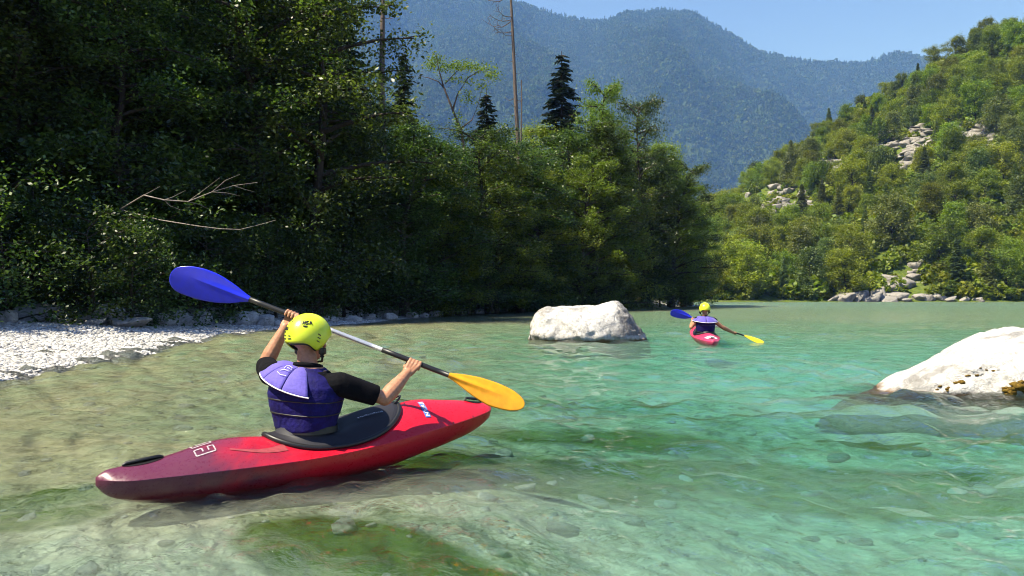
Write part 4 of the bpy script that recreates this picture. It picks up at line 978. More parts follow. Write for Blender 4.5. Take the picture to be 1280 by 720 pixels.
def kayak(name, mat, loc, rz, label, near=True, roll=0.0, pitch=0.0):
    e = empty(name, loc, rz); e.rotation_euler = (roll, pitch, rz); tag(e, label, 'kayak')
    ns, nc = 150, 64
    s = 0.5 - 0.5 * np.cos(np.linspace(0, np.pi, ns)); s = 0.35 * s + 0.65 * np.linspace(0, 1, ns)
    w, b, c, d = (kint(s, a)[:, None] for a in (KW, KB, KC, KD))
    up = np.linspace(-1, 1, nc // 2 + 1); q = np.sin(up * np.pi / 2)
    yu = w * q[None, :]; zu = c + (d - c) * (1 - np.abs(q[None, :]) ** 1.6) ** 0.97
    dn = np.linspace(1, -1, nc // 2 + 1)[1:-1]; qd = np.sign(dn) * np.abs(np.sin(dn * np.pi / 2)) ** 0.8
    yd = w * qd[None, :]; zd = c - (c - b) * (1 - np.abs(qd[None, :]) ** 2.6) ** 0.8
    Yk = np.concatenate([yu, yd], 1); Zk = np.concatenate([zu, zd], 1); Xk = np.repeat((s[:, None] - 0.5) * KL, Yk.shape[1], 1)
    v = np.stack([Xk, Yk, Zk], -1); n2 = Yk.shape[1]
    f = grid_faces(ns, n2, False, True)
    vv = v.reshape(-1, 3); fc = vv[f].mean(1)
    inside = (((fc[:, 0] - CX) / (CA * 0.97)) ** 2 + (fc[:, 1] / (CB * 0.97)) ** 2 < 1) & (fc[:, 2] > kint(np.clip(fc[:, 0] / KL + 0.5, 0, 1), KC) - 0.01)
    f = f[~inside]
    caps = []
    for k0, rv in ((0, 1), (ns - 1, -1)):
        ring = k0 * n2 + np.arange(n2); vv = np.vstack([vv, vv[ring].mean(0)]); cc = len(vv) - 1
        caps.append(np.stack([ring, np.roll(ring, -1), np.full(n2, cc)], -1)[:, ::rv])
    hull = obj('hull', mesh_np('hull', vv, [f] + caps, True), mat, e)
    # cockpit rim
    a = np.linspace(0, 2 * np.pi, 64, endpoint=False)
    rx = CX + CA * np.cos(a); ry = CB * np.sin(a); rz_ = deck_z(rx, ry) + 0.012
    pts = np.stack([rx, ry, rz_], -1); pts = np.vstack([pts, pts[:2]])
    tv, tf = tubes([(pts, np.full(len(pts), 0.016))], 8); obj('cockpit_rim', mesh_np('cockpit_rim', tv, tf, True), M['black_plastic'], e)
    # spray deck: stretched from the rim to a tube round the waist
    nr = 16; rr = np.linspace(0, 1, nr); HX = -0.13
    A, Q = np.meshgrid(a, rr, indexing='ij')
    wx = HX + 0.17 * np.cos(A); wy = 0.185 * np.sin(A); ox = CX + (CA + 0.012) * np.cos(A); oy = (CB + 0.012) * np.sin(A); oz = deck_z(ox, oy) + 0.022
    sx = wx + (ox - wx) * Q; sy = wy + (oy - wy) * Q
    wz = 0.255; z = wz + (oz - wz) * (Q ** 0.8); z = z + 0.02 * np.sin(np.pi * Q) * np.clip(np.cos(A), 0, 1)
    z = np.where(Q > 0.99, oz - 0.014, z)
    ring_up = np.stack([HX + 0.155 * np.cos(a), 0.17 * np.sin(a), np.full(64, 0.33)], -1)
    g = np.stack([sx, sy, z], -1); g = np.concatenate([ring_up[:, None, :], g], 1)
    sd = obj('spray_deck', mesh_np('spray_deck', g.reshape(-1, 3), grid_faces(64, nr + 1, True, False), True), M['neoprene'], e)
    def sk(x, y):
        """height of the spray deck in front of the paddler"""
        th = math.atan2(y / CB, (x - CX) / CA)
        best = None
        j = np.argmin((g[:, 1:, 0] - x) ** 2 + (g[:, 1:, 1] - y) ** 2); return g[:, 1:, :].reshape(-1, 3)[j]
    if near:
        # print on the skirt: a row of small slanted marks
        mv, mf = [], []
        r = np.random.default_rng(3)
        p0 = Vector(sk(0.22, -0.135)); 
        ax = Vector(sk(0.40, -0.02)) - Vector(sk(0.18, -0.15)); 
        st, en = Vector(sk(0.15, -0.10)), Vector(sk(0.33, -0.12))
        for i in range(13):
            q = i / 13; p = st + (en - st) * q; x0, y0 = p.x, p.y; h = 0.016 if i % 4 else 0.026; wd = 0.0085
            dx, dy = (en - st).normalized().x, (en - st).normalized().y
            cor = [(x0, y0), (x0 + dx * wd, y0 + dy * wd), (x0 + dx * wd - dy * h + dx * .006, y0 + dy * wd + dx * h), (x0 - dy * h + dx * .006, y0 + dx * h)]
            k0 = len(mv)
            zc = max(sk(cx_, cy_)[2] for cx_, cy_ in cor) + 0.006
            mv += [(cx_, cy_, zc) for cx_, cy_ in cor]; mf.append((k0, k0 + 1, k0 + 2, k0 + 3))
        obj('skirt_print', mesh_np('skirt_print', mv, np.array(mf)), M['white_print'], sd)
        # strap and grab loop at the front of the skirt
        xf = CX + CA; zf = float(deck_z(xf, 0.0))
        lp = np.array([(xf - 0.03, 0.03, zf + 0.02), (xf + 0.01, 0.025, zf + 0.05), (xf + 0.03, 0.0, zf + 0.06), (xf + 0.01, -0.025, zf + 0.05), (xf - 0.03, -0.03, zf + 0.02)])
        tv, tf = tubes([(lp, np.full(5, 0.007))], 6); obj('grab_loop', mesh_np('grab_loop', tv, tf, True), M['black_plastic'], sd)
        # side adjuster of the tube
    def handle(xc, w_, lft, nm='grab_handle'):
        zc = float(deck_z(xc, 0)); 
        # recessed black well plus a bar above it
        a_ = np.linspace(0, 2 * np.pi, 20, endpoint=False); wx_, wy_ = xc + w_ * np.cos(a_), 0.035 * np.sin(a_)
        top_ = np.stack([wx_, wy_, deck_z(wx_, wy_) + 0.003], -1); v_ = np.vstack([top_, [[xc, 0, zc - 0.004 + 0.006]]])
        hw = obj(nm, mesh_np(nm, v_, np.stack([np.arange(20), np.roll(np.arange(20), -1), np.full(20, 20)], -1)), M['black_plastic'], e)
        p_ = np.array([(xc - w_, 0, float(deck_z(xc - w_, 0)) + 0.004), (xc - w_ * 0.8, 0, float(deck_z(xc - w_ * .8, 0)) + lft), (xc + w_ * 0.8, 0, float(deck_z(xc + w_ * .8, 0)) + lft), (xc + w_, 0, float(deck_z(xc + w_, 0)) + 0.004)])
        tv, tf = tubes([(p_, np.array([0.006, 0.010, 0.010, 0.006]))], 6); obj('bar', mesh_np('bar', tv, tf, True), M['black_plastic'], hw)
    handle(-1.03, 0.10, 0.012); handle(1.10, 0.07, 0.020)
    def decal(nm, polys, mt, off=0.004, sub=4):
        """flat print laid on the deck: polygons as quads in deck x, y"""
        v_, f_ = [], []
        for q in polys:
            q = np.array(q, float); u_, t_ = np.meshgrid(np.linspace(0, 1, sub), np.linspace(0, 1, sub), indexing='ij')
            P2 = (q[0][None, None] * ((1 - u_) * (1 - t_))[..., None] + q[1] * (u_ * (1 - t_))[..., None] + q[2] * (u_ * t_)[..., None] + q[3] * ((1 - u_) * t_)[..., None])
            z_ = deck_z(P2[..., 0], P2[..., 1]) + off; k0 = sum(len(x) for x in v_)
            v_.append(np.dstack([P2, z_]).reshape(-1, 3)); f_.append(grid_faces(sub, sub) + k0)
        obj(nm, mesh_np(nm, np.vstack(v_), np.vstack(f_), True), mt, e)
    def stroke(x0, y0, x1, y1, w_):
        d_ = np.array([x1 - x0, y1 - y0]); n_ = np.array([-d_[1], d_[0]]) / (np.hypot(*d_) + 1e-9) * w_ / 2
        return [(x0 - n_[0], y0 - n_[1]), (x1 - n_[0], y1 - n_[1]), (x1 + n_[0], y1 + n_[1]), (x0 + n_[0], y0 + n_[1])]
    if near:
        # outlined letters at the stern, facing backwards
        S = []
        for (ox_, segs) in ((-0.02, [((0, .00), (.00, .10)), ((0, .00), (.055, .0)), ((.055, 0), (.055, .03)), ((0, .10), (.055, .10)), ((.02, .02), (.02, .08))]), (-0.10, [((0, 0), (0, .10)), ((0, 0), (.05, 0)), ((.02, .03), (.05, .03)), ((.02, .06), (.05, .06)), ((0, .10), (.05, .10)), ((.05, 0), (.05, .03)), ((.05, .06), (.05, .1))]), (0.05, [((0, .02), (0, .09)), ((0, .09), (.04, .09)), ((0, .02), (.04, .02))])):
            for (a0, b0) in segs: S.append(stroke(-0.72 - a0[1] + 0.03, ox_ + a0[0], -0.72 - b0[1] + 0.03, ox_ + b0[0], 0.007))
        decal('stern_letters', S, M['worn_print'])
        # pale swoosh on the flank
        sw = []; th = np.linspace(0, 1, 9)
        xa = -0.62 + 0.30 * th; yc = -0.115 - 0.055 * np.sin(th * 2.3); wd = 0.012 + 0.075 * th ** 2 * (1 - 0.25 * th)
        for i in range(8): sw.append([(xa[i], yc[i] - wd[i] / 2), (xa[i + 1], yc[i + 1] - wd[i + 1] / 2), (xa[i + 1], yc[i + 1] + wd[i + 1] / 2), (xa[i], yc[i] + wd[i] / 2)])
        decal('flank_swoosh', sw, M['pale_decal'], 0.003)
        # two dark grooves on the rear deck
        decal('deck_groove', [stroke(-0.60, 0.03, -0.36, 0.045, 0.018), stroke(-0.36, 0.045, -0.33, 0.01, 0.012)], M['black_plastic'], 0.003, 6)
        decal('deck_groove', [stroke(-0.62, 0.12, -0.36, 0.15, 0.014)], M['black_plastic'], 0.003, 6)
        # sticker on the bow flank: blue ground with white letters running down the side
        decal('bow_sticker', [[(0.615, -0.05), (0.655, -0.05), (0.635, -0.185), (0.595, -0.185)]], M['blue_print'], 0.004, 10)
        L = []
        def gl(c0, segs):
            for (x0, y0, x1, y1) in segs:
                yA, yB = -0.06 - c0 - y0 * 0.024, -0.06 - c0 - y1 * 0.024
                sh = lambda yy: 0.02 * (yy + 0.05) / 0.135
                L.append(stroke(0.622 + x0 * 0.026 + sh(yA), yA, 0.622 + x1 * 0.026 + sh(yB), yB, 0.0055))
        gl(0.000, [(0, 0, 1, 0.0), (0, 0, 0, .45), (0, .45, 1, .45), (1, .45, 1, .9)]); gl(0.030, [(1, 0, 0, .25), (0, .25, .7, .45), (.7, .45, 0, .7), (0, .7, 1, .9)])
        gl(0.062, [(0, 0, 1, .45), (1, .45, 0, .9), (.4, .2, .4, .7)]); gl(0.094, [(0, 0, 1, 0), (1, 0, 0, .9), (0, .9, 1, .9)])
        decal('sticker_letters', L, M['white_print'], 0.007, 3)
        # drain plugs / rivets along the side
        for xr in (0.78, 0.98):
            decal('rivet', [stroke(xr, -float(kint(xr / KL + .5, KW)) * 0.975, xr + 0.012, -float(kint(xr / KL + .5, KW)) * 0.975, 0.010)], M['black_plastic'], 0.004, 3)
    else:
        decal('stern_badge', [[(-1.0, -0.10), (-0.84, -0.15), (-0.84, 0.13), (-1.0, 0.08)]], M['white_print'], 0.004, 8)
        decal('badge_mark', [stroke(-0.93, -0.08, -0.95, -0.02, 0.06), stroke(-0.91, 0.0, -0.93, 0.05, 0.06)], M['black_plastic'], 0.007, 4)
    return e

# ---- paddles
BLUE_OUT = [((700, 390), 1), ((600, 290), 1), ((480, 205), 1), ((350, 140), 1), ((200, 92), 1), ((130, 90), 1), ((75, 140), 1), ((50, 210), 1), ((58, 265), 1), ((80, 300), 1), ((150, 360), 1), ((270, 420), 1), ((400, 455), 1), ((560, 468), 1), ((700, 462), 1)]
ORG_OUT = [((582, 170), 1), ((640, 172), 1), ((720, 183), 1), ((800, 205), 1), ((870, 235), 1), ((915, 270), 1), ((928, 295), 1), ((918, 318), 1), ((890, 328), 1), ((840, 328), 1), ((760, 310), 1), ((690, 270), 1), ((620, 220), 1), ((580, 192), 1)]
def blade_mesh(outline, root, tip, L):
    """outline in crop pixels -> blade lying in its x (length) / y (width) plane with a raised spine, dished and 6 mm thick"""
    root = np.array(root, float); ax = np.array(tip, float) - root; k = L / np.hypot(*ax); ax = ax / np.hypot(*ax); py = np.array([ax[1], -ax[0]])
    P = np.array([o[0] for o in outline], float) - root; pl = np.stack([P @ ax, P @ py], -1) * k
    # resample the outline finely and smooth it
    pl = np.vstack([[[0, 0.016]], pl, [[0, -0.016]]]) if pl[0, 1] > 0 else np.vstack([[[0, -0.016]], pl, [[0, 0.016]]])
    d = np.r_[0, np.cumsum(np.hypot(*np.diff(pl, axis=0).T))]; t = np.linspace(0, d[-1], 60)
    c = np.stack([np.interp(t, d, pl[:, i]) for i in (0, 1)], -1)
    for _ in range(2): c[1:-1] = 0.25 * c[:-2] + 0.5 * c[1:-1] + 0.25 * c[2:]
    rings = np.linspace(0.0, 1, 10); sp = np.stack([np.clip(c[:, 0], 0, L * 0.96), 0 * c[:, 1]], -1)
    V, nf = [], []
    for sgn in (1, -1):
        for q in rings:
            p = sp + (c - sp) * q; x, y = p[:, 0], p[:, 1]
            dish = -0.9 * y ** 2 + 0.10 * np.maximum(0, x - 0.15) ** 2
            spine = 0.015 * np.exp(-(y / 0.016) ** 2) * np.clip(1 - x / (L * 0.72), 0, 1) ** 0.7
            th = 0.0035 * (1 if q < 1 else 0.6)
            V.append(np.stack([x, y, dish + sgn * (th + spine)], -1))
    V = np.array(V); n = V.shape[1]; nr = len(rings)
    f1 = grid_faces(nr, n); f2 = grid_faces(nr, n)[:, ::-1] + nr * n
    edge = np.stack([(nr - 1) * n + np.arange(n - 1), (nr - 1) * n + np.arange(1, n), (2 * nr - 1) * n + np.arange(1, n), (2 * nr - 1) * n + np.arange(n - 1)], -1)
    return mesh_np('blade', V.reshape(-1, 3), [f1, f2, edge], True)
def paddle(a, b, c0, c1, grips, mats, label, near=True, faceL=Vector((0, -1, 0.1)), faceR=Vector((0, -1, 0.1)), LB=(0.5, 0.5)):
    """a, b: ends of the shaft (blade roots); grips: pairs of fractions along it"""
    a, b = Vector(a), Vector(b); mid = (a + b) / 2; e = tag(empty('kayak_paddle', mid), label, 'paddle'); d = (b - a).normalized()
    def seg(nm, f0, f1, r, mt):
        p = np.array([a + (b - a) * f - mid for f in np.linspace(f0, f1, 6)]); tv, tf = tubes([(p, np.full(6, r))], 12)
        n = len(tv); cap = [np.array([[*range(12)]])[:, ::1], np.array([[*range(n - 12, n)]])]
        return obj(nm, mesh_np(nm, tv, [tf] + cap, True), mt, e)
    seg('shaft', grips[0][1], grips[1][0], 0.0150, M['alu']); seg('grip', -0.01, grips[0][1], 0.0165, M['black_plastic']); seg('grip', grips[1][0], 1.01, 0.0165, M['black_plastic'])
    for i, (p, dr, me, mt, fc) in enumerate(((a, -d, blade_mesh(BLUE_OUT, (730, 442), (52, 235), LB[0]), mats[0], faceL), (b, d, blade_mesh(ORG_OUT, (577, 180), (926, 296), LB[1]), mats[1], faceR))):
        x = dr; z = (fc - x * fc.dot(x)).normalized(); y = z.cross(x)
        # keep the outline's upper edge upwards
        m = Matrix((x, y, z)).transposed().to_4x4()
        if y.z < 0: m = Matrix((x, -y, z)).transposed().to_4x4()
        o = obj('blade', me, mt, e); o.matrix_local = Matrix.Translation(p - mid) @ m
        bm_ = bmesh.new(); bm_.from_mesh(me); bmesh.ops.recalc_face_normals(bm_, faces=bm_.faces); bm_.to_mesh(me); bm_.free()
    return e

# ---- people
def capsule(p0, p1, r0, r1, seg=14, rings=5):
    p0 = np.array(p0, float); p1 = np.array(p1, float); d = p1 - p0; L = np.linalg.norm(d); d = d / (L + 1e-9)
    ref = np.array([0, 0, 1.]) if abs(d[2]) < 0.9 else np.array([1., 0, 0]); u = unit(np.cross(d, ref)); w = np.cross(d, u)
    a = np.linspace(0, 2 * np.pi, seg, endpoint=False); circ = np.cos(a)[:, None] * u + np.sin(a)[:, None] * w
    prof = [(p0 - d * r0 * math.cos(t), r0 * math.sin(t)) for t in np.linspace(0.05, np.pi / 2, rings)] + [(p1 + d * r1 * math.sin(t), r1 * math.cos(t)) for t in np.linspace(0, np.pi / 2 - 0.05, rings)]
    V = np.vstack([c + r * circ for c, r in prof]); n = len(prof); f = grid_faces(n, seg, False, True)
    V = np.vstack([V, prof[0][0] - d * r0 * 0.0, prof[-1][0]]); k = len(V)
    c1 = np.stack([np.roll(np.arange(seg), -1), np.arange(seg), np.full(seg, k - 2)], -1)
    l = (n - 1) * seg; c2 = np.stack([l + np.arange(seg), l + np.roll(np.arange(seg), -1), np.full(seg, k - 1)], -1)
    return V, f, np.vstack([c1, c2])
def loft(secs, seg=40):
    """secs: (centre, right vec, fwd vec, a, b) rings, closed at both ends; squarish ellipses"""
    a = np.linspace(0, 2 * np.pi, seg, endpoint=False); ca, sa = np.cos(a), np.sin(a); p = 0.82
    ca = np.sign(ca) * np.abs(ca) ** p; sa = np.sign(sa) * np.abs(sa) ** p
    V = np.vstack([np.array(c) + A * ca[:, None] * np.array(r) + B * sa[:, None] * np.array(f) for c, r, f, A, B in secs]); n = len(secs)
    V = np.vstack([V, secs[0][0], secs[-1][0]]); k = len(V); l = (n - 1) * seg
    c1 = np.stack([np.roll(np.arange(seg), -1), np.arange(seg), np.full(seg, k - 2)], -1); c2 = np.stack([l + np.arange(seg), l + np.roll(np.arange(seg), -1), np.full(seg, k - 1)], -1)
    return V, grid_faces(n, seg, False, True), np.vstack([c1, c2])
def fuse(name, pieces, voxel, smooth, org, ratio=None):
    """weld overlapping closed pieces into one continuous skin"""
    V, Q, T, k = [], [], [], 0
    for v, q, t in pieces: V.append(v); Q.append(q + k); T.append(t + k); k += len(v)
    me = mesh_np(name, np.vstack(V) - np.array(org), [np.vstack(Q), np.vstack(T)])
    bm_ = bmesh.new(); bm_.from_mesh(me)
    # each shell outward
    bmesh.ops.recalc_face_normals(bm_, faces=bm_.faces); bm_.to_mesh(me); bm_.free()
    o = bpy.data.objects.new(name, me); C.link(o)
    m = o.modifiers.new('r', 'REMESH'); m.mode = 'VOXEL'; m.voxel_size = voxel; m.use_smooth_shade = True
    if smooth: m = o.modifiers.new('s', 'SMOOTH'); m.factor = 0.5; m.iterations = smooth
    if ratio: m = o.modifiers.new('d', 'DECIMATE'); m.ratio = ratio
    dg = bpy.context.evaluated_depsgraph_get(); me2 = bpy.data.meshes.new_from_object(o.evaluated_get(dg))
    bpy.data.objects.remove(o); me2.name = name
    me2.polygons.foreach_set('use_smooth', np.ones(len(me2.polygons), bool))
    return me2
def nrm(v): return Vector(v).normalized()

def hand(C0, axis, wrist, up, thumb):
    C0 = Vector(C0); a = nrm(axis); w = Vector(wrist) - C0; p = (w - a * w.dot(a)).normalized(); q = a.cross(p)
    if q.dot(Vector(up)) < 0: q = -q
    P = []
    def cir(al, rad, off): return C0 + a * off + (p * math.cos(R(al)) + q * math.sin(R(al))) * rad
    wr = Vector(wrist)
    for i, off in enumerate((-0.033, -0.011, 0.011, 0.033)):
        off_s = off * (1 if thumb > 0 else 1)
        long_ = 1.0 - 0.10 * abs(i - 1.5)
        kn = cir(62, 0.036, off_s)
        P.append(capsule(wr + a * off_s * 0.55, kn, 0.018, 0.0125))
        pts = [kn] + [cir(al, rad, off_s) for al, rad in ((112, 0.031), (175, 0.0265), (235, 0.0255), (235 + 60 * long_, 0.025))]
        for j in range(4): P.append(capsule(pts[j], pts[j + 1], 0.0108 - 0.0008 * j, 0.0102 - 0.0008 * j, 10, 4))
    tb = wr.lerp(C0, 0.45) + a * thumb * 0.028
    t1 = cir(-15, 0.034, thumb * 0.050); t2 = cir(-75, 0.029, thumb * 0.050); t3 = cir(-135, 0.027, thumb * 0.045)
    P += [capsule(wr, tb, 0.020, 0.016), capsule(tb, t1, 0.016, 0.0125), capsule(t1, t2, 0.0125, 0.011, 10, 4), capsule(t2, t3, 0.011, 0.009, 10, 4)]
    return P

def paddler(J, near, skin, label, ka):
    """J: joints in world space. Body is one skin; shirt, life vest and helmet are its children."""
    hip, chest, neck, head = (Vector(J[k]) for k in ('hip', 'chest', 'neck', 'head'))
    org = Vector((hip.x, hip.y, 0.0)); vox = 0.0042 if near else 0.011
    rt, ft = nrm(J['right']), nrm(J['fwd']); rh = Vector((math.sin(ka), -math.cos(ka), 0)); fh = Vector((math.cos(ka), math.sin(ka), 0))
    # torso rings from pelvis to neck
    zs = [0.0, 0.10, 0.20, 0.30, 0.385, 0.43, 0.47, 0.50]; As = [0.165, 0.160, 0.150, 0.165, 0.185, 0.165, 0.115, 0.070]; Bs = [0.115, 0.112, 0.102, 0.112, 0.118, 0.105, 0.085, 0.066]
    base = hip - Vector((0, 0, 0.04)); span = neck - base
    def rings(infl, lo=0, hi=8, shr=1.0):
        S = []
        for z, A, B in list(zip(zs, As, Bs))[lo:hi]:
            t = z / 0.50; k = sstep(0.15, 0.75, t); k = float(k); r_ = (rh * (1 - k) + rt * k).normalized(); f_ = (fh * (1 - k) + ft * k).normalized()
            c = base + span * t + f_ * (-0.012 * math.sin(t * 3.0)); S.append((np.array(c), np.array(r_), np.array(f_), A + infl, B + infl))
        return S
    P = [loft(rings(0))]
    Ls, Rs, Le, Re, Lw, Rw = (Vector(J[k]) for k in ('ls', 'rs', 'le', 're', 'lw', 'rw'))
    hf = nrm(J['hfwd']); hr = Vector((hf.y, -hf.x, 0)).normalized(); hu = hr.cross(hf).normalized()
    def H(x, y, z): return head + hr * x + hf * y + hu * z
    P += [capsule(neck - Vector((0, 0, 0.04)), head - hu * 0.07 - hf * 0.015, 0.062, 0.056)]
    # skull, jaw, nose, brow, ears, lips
    P += [capsule(H(0, -0.022, 0.025), H(0, 0.03, 0.03), 0.083, 0.078), capsule(H(0, 0.02, -0.03), H(0, 0.045, -0.075), 0.066, 0.042), capsule(H(0, 0.070, -0.085), H(0, 0.072, -0.088), 0.024, 0.022),
          capsule(H(0, 0.105, 0.015), H(0, 0.125, -0.025), 0.009, 0.015), capsule(H(-0.04, 0.092, 0.028), H(0.04, 0.092, 0.028), 0.014, 0.014), capsule(H(-0.018, 0.100, -0.058), H(0.018, 0.100, -0.058), 0.009, 0.009)]
    for s_ in (-1, 1): P += [capsule(H(s_ * 0.078, -0.008, 0.012), H(s_ * 0.083, -0.012, -0.028), 0.018, 0.012, 10, 4)]
    for S_, E_, W_, G_, ax, th in ((Ls, Le, Lw, Vector(J['lg']), J['axis'], J['lth']), (Rs, Re, Rw, Vector(J['rg']), J['axis'], J['rth'])):
        fm = E_.lerp(W_, 0.30)
        P += [capsule(chest.lerp(S_, 0.75), S_, 0.07, 0.062), capsule(S_, S_.lerp(E_, 0.5), 0.058, 0.050), capsule(S_.lerp(E_, 0.5), E_, 0.050, 0.040), capsule(E_, fm, 0.045, 0.049), capsule(fm, W_, 0.049, 0.029)]
        P += hand(G_, ax, W_, J['gup'], th)
    # legs inside the hull
    for s_ in (-1, 1):
        h0 = hip + rh * 0.085 * s_ - Vector((0, 0, 0.045)); kn = hip + fh * 0.40 + rh * 0.16 * s_ + Vector((0, 0, 0.015)); an = hip + fh * 0.78 + rh * 0.09 * s_ + Vector((0, 0, -0.04))
        P += [capsule(h0, kn, 0.072, 0.052), capsule(kn, an, 0.050, 0.035), capsule(an, an + fh * 0.10 + Vector((0, 0, 0.05)), 0.035, 0.028)]
    body = obj('person', fuse('person', P, vox, 3 if near else 2, org, 0.45 if near else None), skin, loc=org); tag(body, label, 'person')
    # black short-sleeved shirt
    P = [loft(rings(0.012, 0, 7))]
    for S_, E_ in ((Ls, Le), (Rs, Re)):
        c_ = S_.lerp(E_, J.get('slv', 0.82)); P += [capsule(chest.lerp(S_, 0.7), S_, 0.078, 0.072)]
        d_ = (c_ - S_).normalized(); u_ = d_.cross(Vector((0, 0, 1))).normalized(); w_ = d_.cross(u_)
        P += [loft([(np.array(S_.lerp(c_, t)), np.array(u_), np.array(w_), r_ + 0.004 * math.sin(9 * t), r_ * 1.04) for t, r_ in zip(np.linspace(0, 1, 7), np.linspace(0.070, 0.060, 7))], 24)]
    obj('shirt', fuse('shirt', P, vox * 1.4, 2, org, 0.5 if near else None), M['shirt'], body)
    # shirt collar
    col_ = neck + Vector((0, 0, -0.008)); aa = np.linspace(0, 2 * np.pi, 28); pts = np.array([col_ + rt * 0.074 * math.cos(t) + ft * 0.072 * math.sin(t) + Vector((0, 0, -0.012 * math.sin(t))) - org for t in aa])
    tv, tf = tubes([(pts, np.full(28, 0.014))], 8); obj('shirt_collar', mesh_np('shirt_collar', tv, tf, True), M['shirt'], body)
    # life vest: thick padded shell with arm openings
    S = []
    for t, A, B in ((0.30, 0.186, 0.142), (0.34, 0.198, 0.152), (0.55, 0.216, 0.165), (0.68, 0.226, 0.170), (0.78, 0.216, 0.164), (0.86, 0.178, 0.148), (0.93, 0.120, 0.115), (0.97, 0.095, 0.095)):
        k = float(sstep(0.15, 0.75, t)); r_ = (rh * (1 - k) + rt * k).normalized(); f_ = (fh * (1 - k) + ft * k).normalized()
        S.append((np.array(base + span * t + f_ * (-0.012 * math.sin(t * 3.0))), np.array(r_), np.array(f_), A, B))
    vest = obj('life_vest', fuse('life_vest', [loft(S)], vox * 1.4, 6, org, 0.5 if near else None), M['vest'], body)
    # waist belt of the vest with a buckle
    t = 0.335; k = float(sstep(0.15, 0.75, t)); r_ = (rh * (1 - k) + rt * k).normalized(); f_ = (fh * (1 - k) + ft * k).normalized(); c_ = base + span * t
    aa = np.linspace(0, 2 * np.pi, 40); bp = np.array([c_ + r_ * 0.200 * math.copysign(abs(math.cos(q)) ** 0.82, math.cos(q)) + f_ * 0.156 * math.copysign(abs(math.sin(q)) ** 0.82, math.sin(q)) - org for q in aa])
    V = np.concatenate([bp + [0, 0, dz] for dz in (-0.018, 0.018)]); V = V.reshape(2, 40, 3)
    obj('belt', mesh_np('belt', V.reshape(-1, 3), grid_faces(2, 40), True), M['black_plastic'], vest)
    # quilting seams and side straps with buckles
    for tq in ((0.50, 0.64) if near else (0.6,)):
        k = float(sstep(0.15, 0.75, tq)); r_ = (rh * (1 - k) + rt * k).normalized(); f_ = (fh * (1 - k) + ft * k).normalized(); A_ = float(np.interp(tq, [0.34, 0.55, 0.68], [0.198, 0.216, 0.226])); B_ = float(np.interp(tq, [0.34, 0.55, 0.68], [0.152, 0.165, 0.170]))
        cq = base + span * tq + f_ * (-0.012 * math.sin(tq * 3.0)); sp_ = np.array([cq + r_ * A_ * 0.985 * math.copysign(abs(math.cos(q)) ** 0.82, math.cos(q)) + f_ * B_ * 0.985 * math.copysign(abs(math.sin(q)) ** 0.82, math.sin(q)) - org for q in np.linspace(0, 2 * np.pi, 60)])
        tv, tf = tubes([(sp_, np.full(60, 0.0045))], 6); obj('seam', mesh_np('seam', tv, tf, True), M['black_plastic'], vest)
    # pale shoulder yoke: separate fan panels round the back of the neck with white piping on the hem
    yc = base + span * 0.90; hem_all = []
    yk = empty('yoke'); yk.parent = body
    # the yoke carries its panels as sub-parts: join them under a lining
    def yoke_pt(be, q, lift=0.0):
        lat = math.sin(be); bk = math.cos(be); up_ = J.get('yl', 0.0) * -lat
        ri = Vector((0, 0, 0)) + rt * 0.072 * lat - ft * 0.072 * bk
        ro = rt * (0.285 * lat) - ft * (0.215 * bk)
        h_ = 0.030 + (-0.125 + 0.03 * lat * lat) * q ** 1.25 + 0.020 * math.sin(math.pi * q) + up_ * q
        return np.array(yc + ri.lerp(ro, q) + Vector((0, 0, h_ + lift)) - org)
    nb, nq = 25, 10; b0, b1 = R(-112), R(J.get('yr', 112))
    def sheet(ba, bb, l0, nb_, puff):
        V = []
        for l in (l0 + 0.010, l0):
            for be in np.linspace(ba, bb, nb_):
                u_ = (be - ba) / (bb - ba)
                for q in np.linspace(0, 1, nq): V.append(yoke_pt(be, q, l + (puff * math.sin(math.pi * u_) * math.sin(math.pi * min(1, q * 0.9 + 0.1)) if l > l0 else 0)))
        V = np.array(V); n = nb_ * nq; f = grid_faces(nb_, nq)
        rim = np.concatenate([np.arange(nq), np.arange(1, nb_) * nq + nq - 1, (nb_ - 1) * nq + np.arange(nq - 2, -1, -1), np.arange(nb_ - 2, 0, -1) * nq])
        sd_ = np.stack([rim, np.roll(rim, -1), np.roll(rim, -1) + n, rim + n], -1)
        return mesh_np('yoke', V, [f, f[:, ::-1] + n, sd_], True)
    bpy.data.objects.remove(yk)
    yoke = obj('yoke', sheet(b0, b1, -0.012, nb, 0), M['vest'], body)
    npan = 4; wbe = (b1 - b0) / npan
    for i in range(npan):
        obj('panel', sheet(b0 + i * wbe + R(0.9), b0 + (i + 1) * wbe - R(0.9), 0.0, 9, 0.012), M['yoke'], yoke)
    pp_ = np.array([yoke_pt(be, 1.0, 0.0) for be in np.linspace(b0, b1, 50)]); tv, tf = tubes([(pp_, np.full(50, 0.0042 if near else 0.006))], 6)
    obj('piping', mesh_np('piping', tv, tf, True), M['white_print'], yoke)
    if near:
        # faint outlined emblem on the yoke
        em = []
        for seq in ([(-25, .55), (-28, .42), (-22, .36), (-12, .40), (-10, .50), (-16, .56), (-24, .58), (-28, .66)], [(-30, .72), (-22, .76), (-12, .72)], [(-22, .46), (-15, .47)]):
            q = np.array([yoke_pt(R(b_), q_, 0.028) for b_, q_ in seq]); em.append((q, np.full(len(q), 0.0016)))
        tv, tf = tubes(em, 4); obj('emblem', mesh_np('emblem', tv, tf, True), M['white_print'], yoke)
    # helmet
    nA, nT = 64, 22; V = []
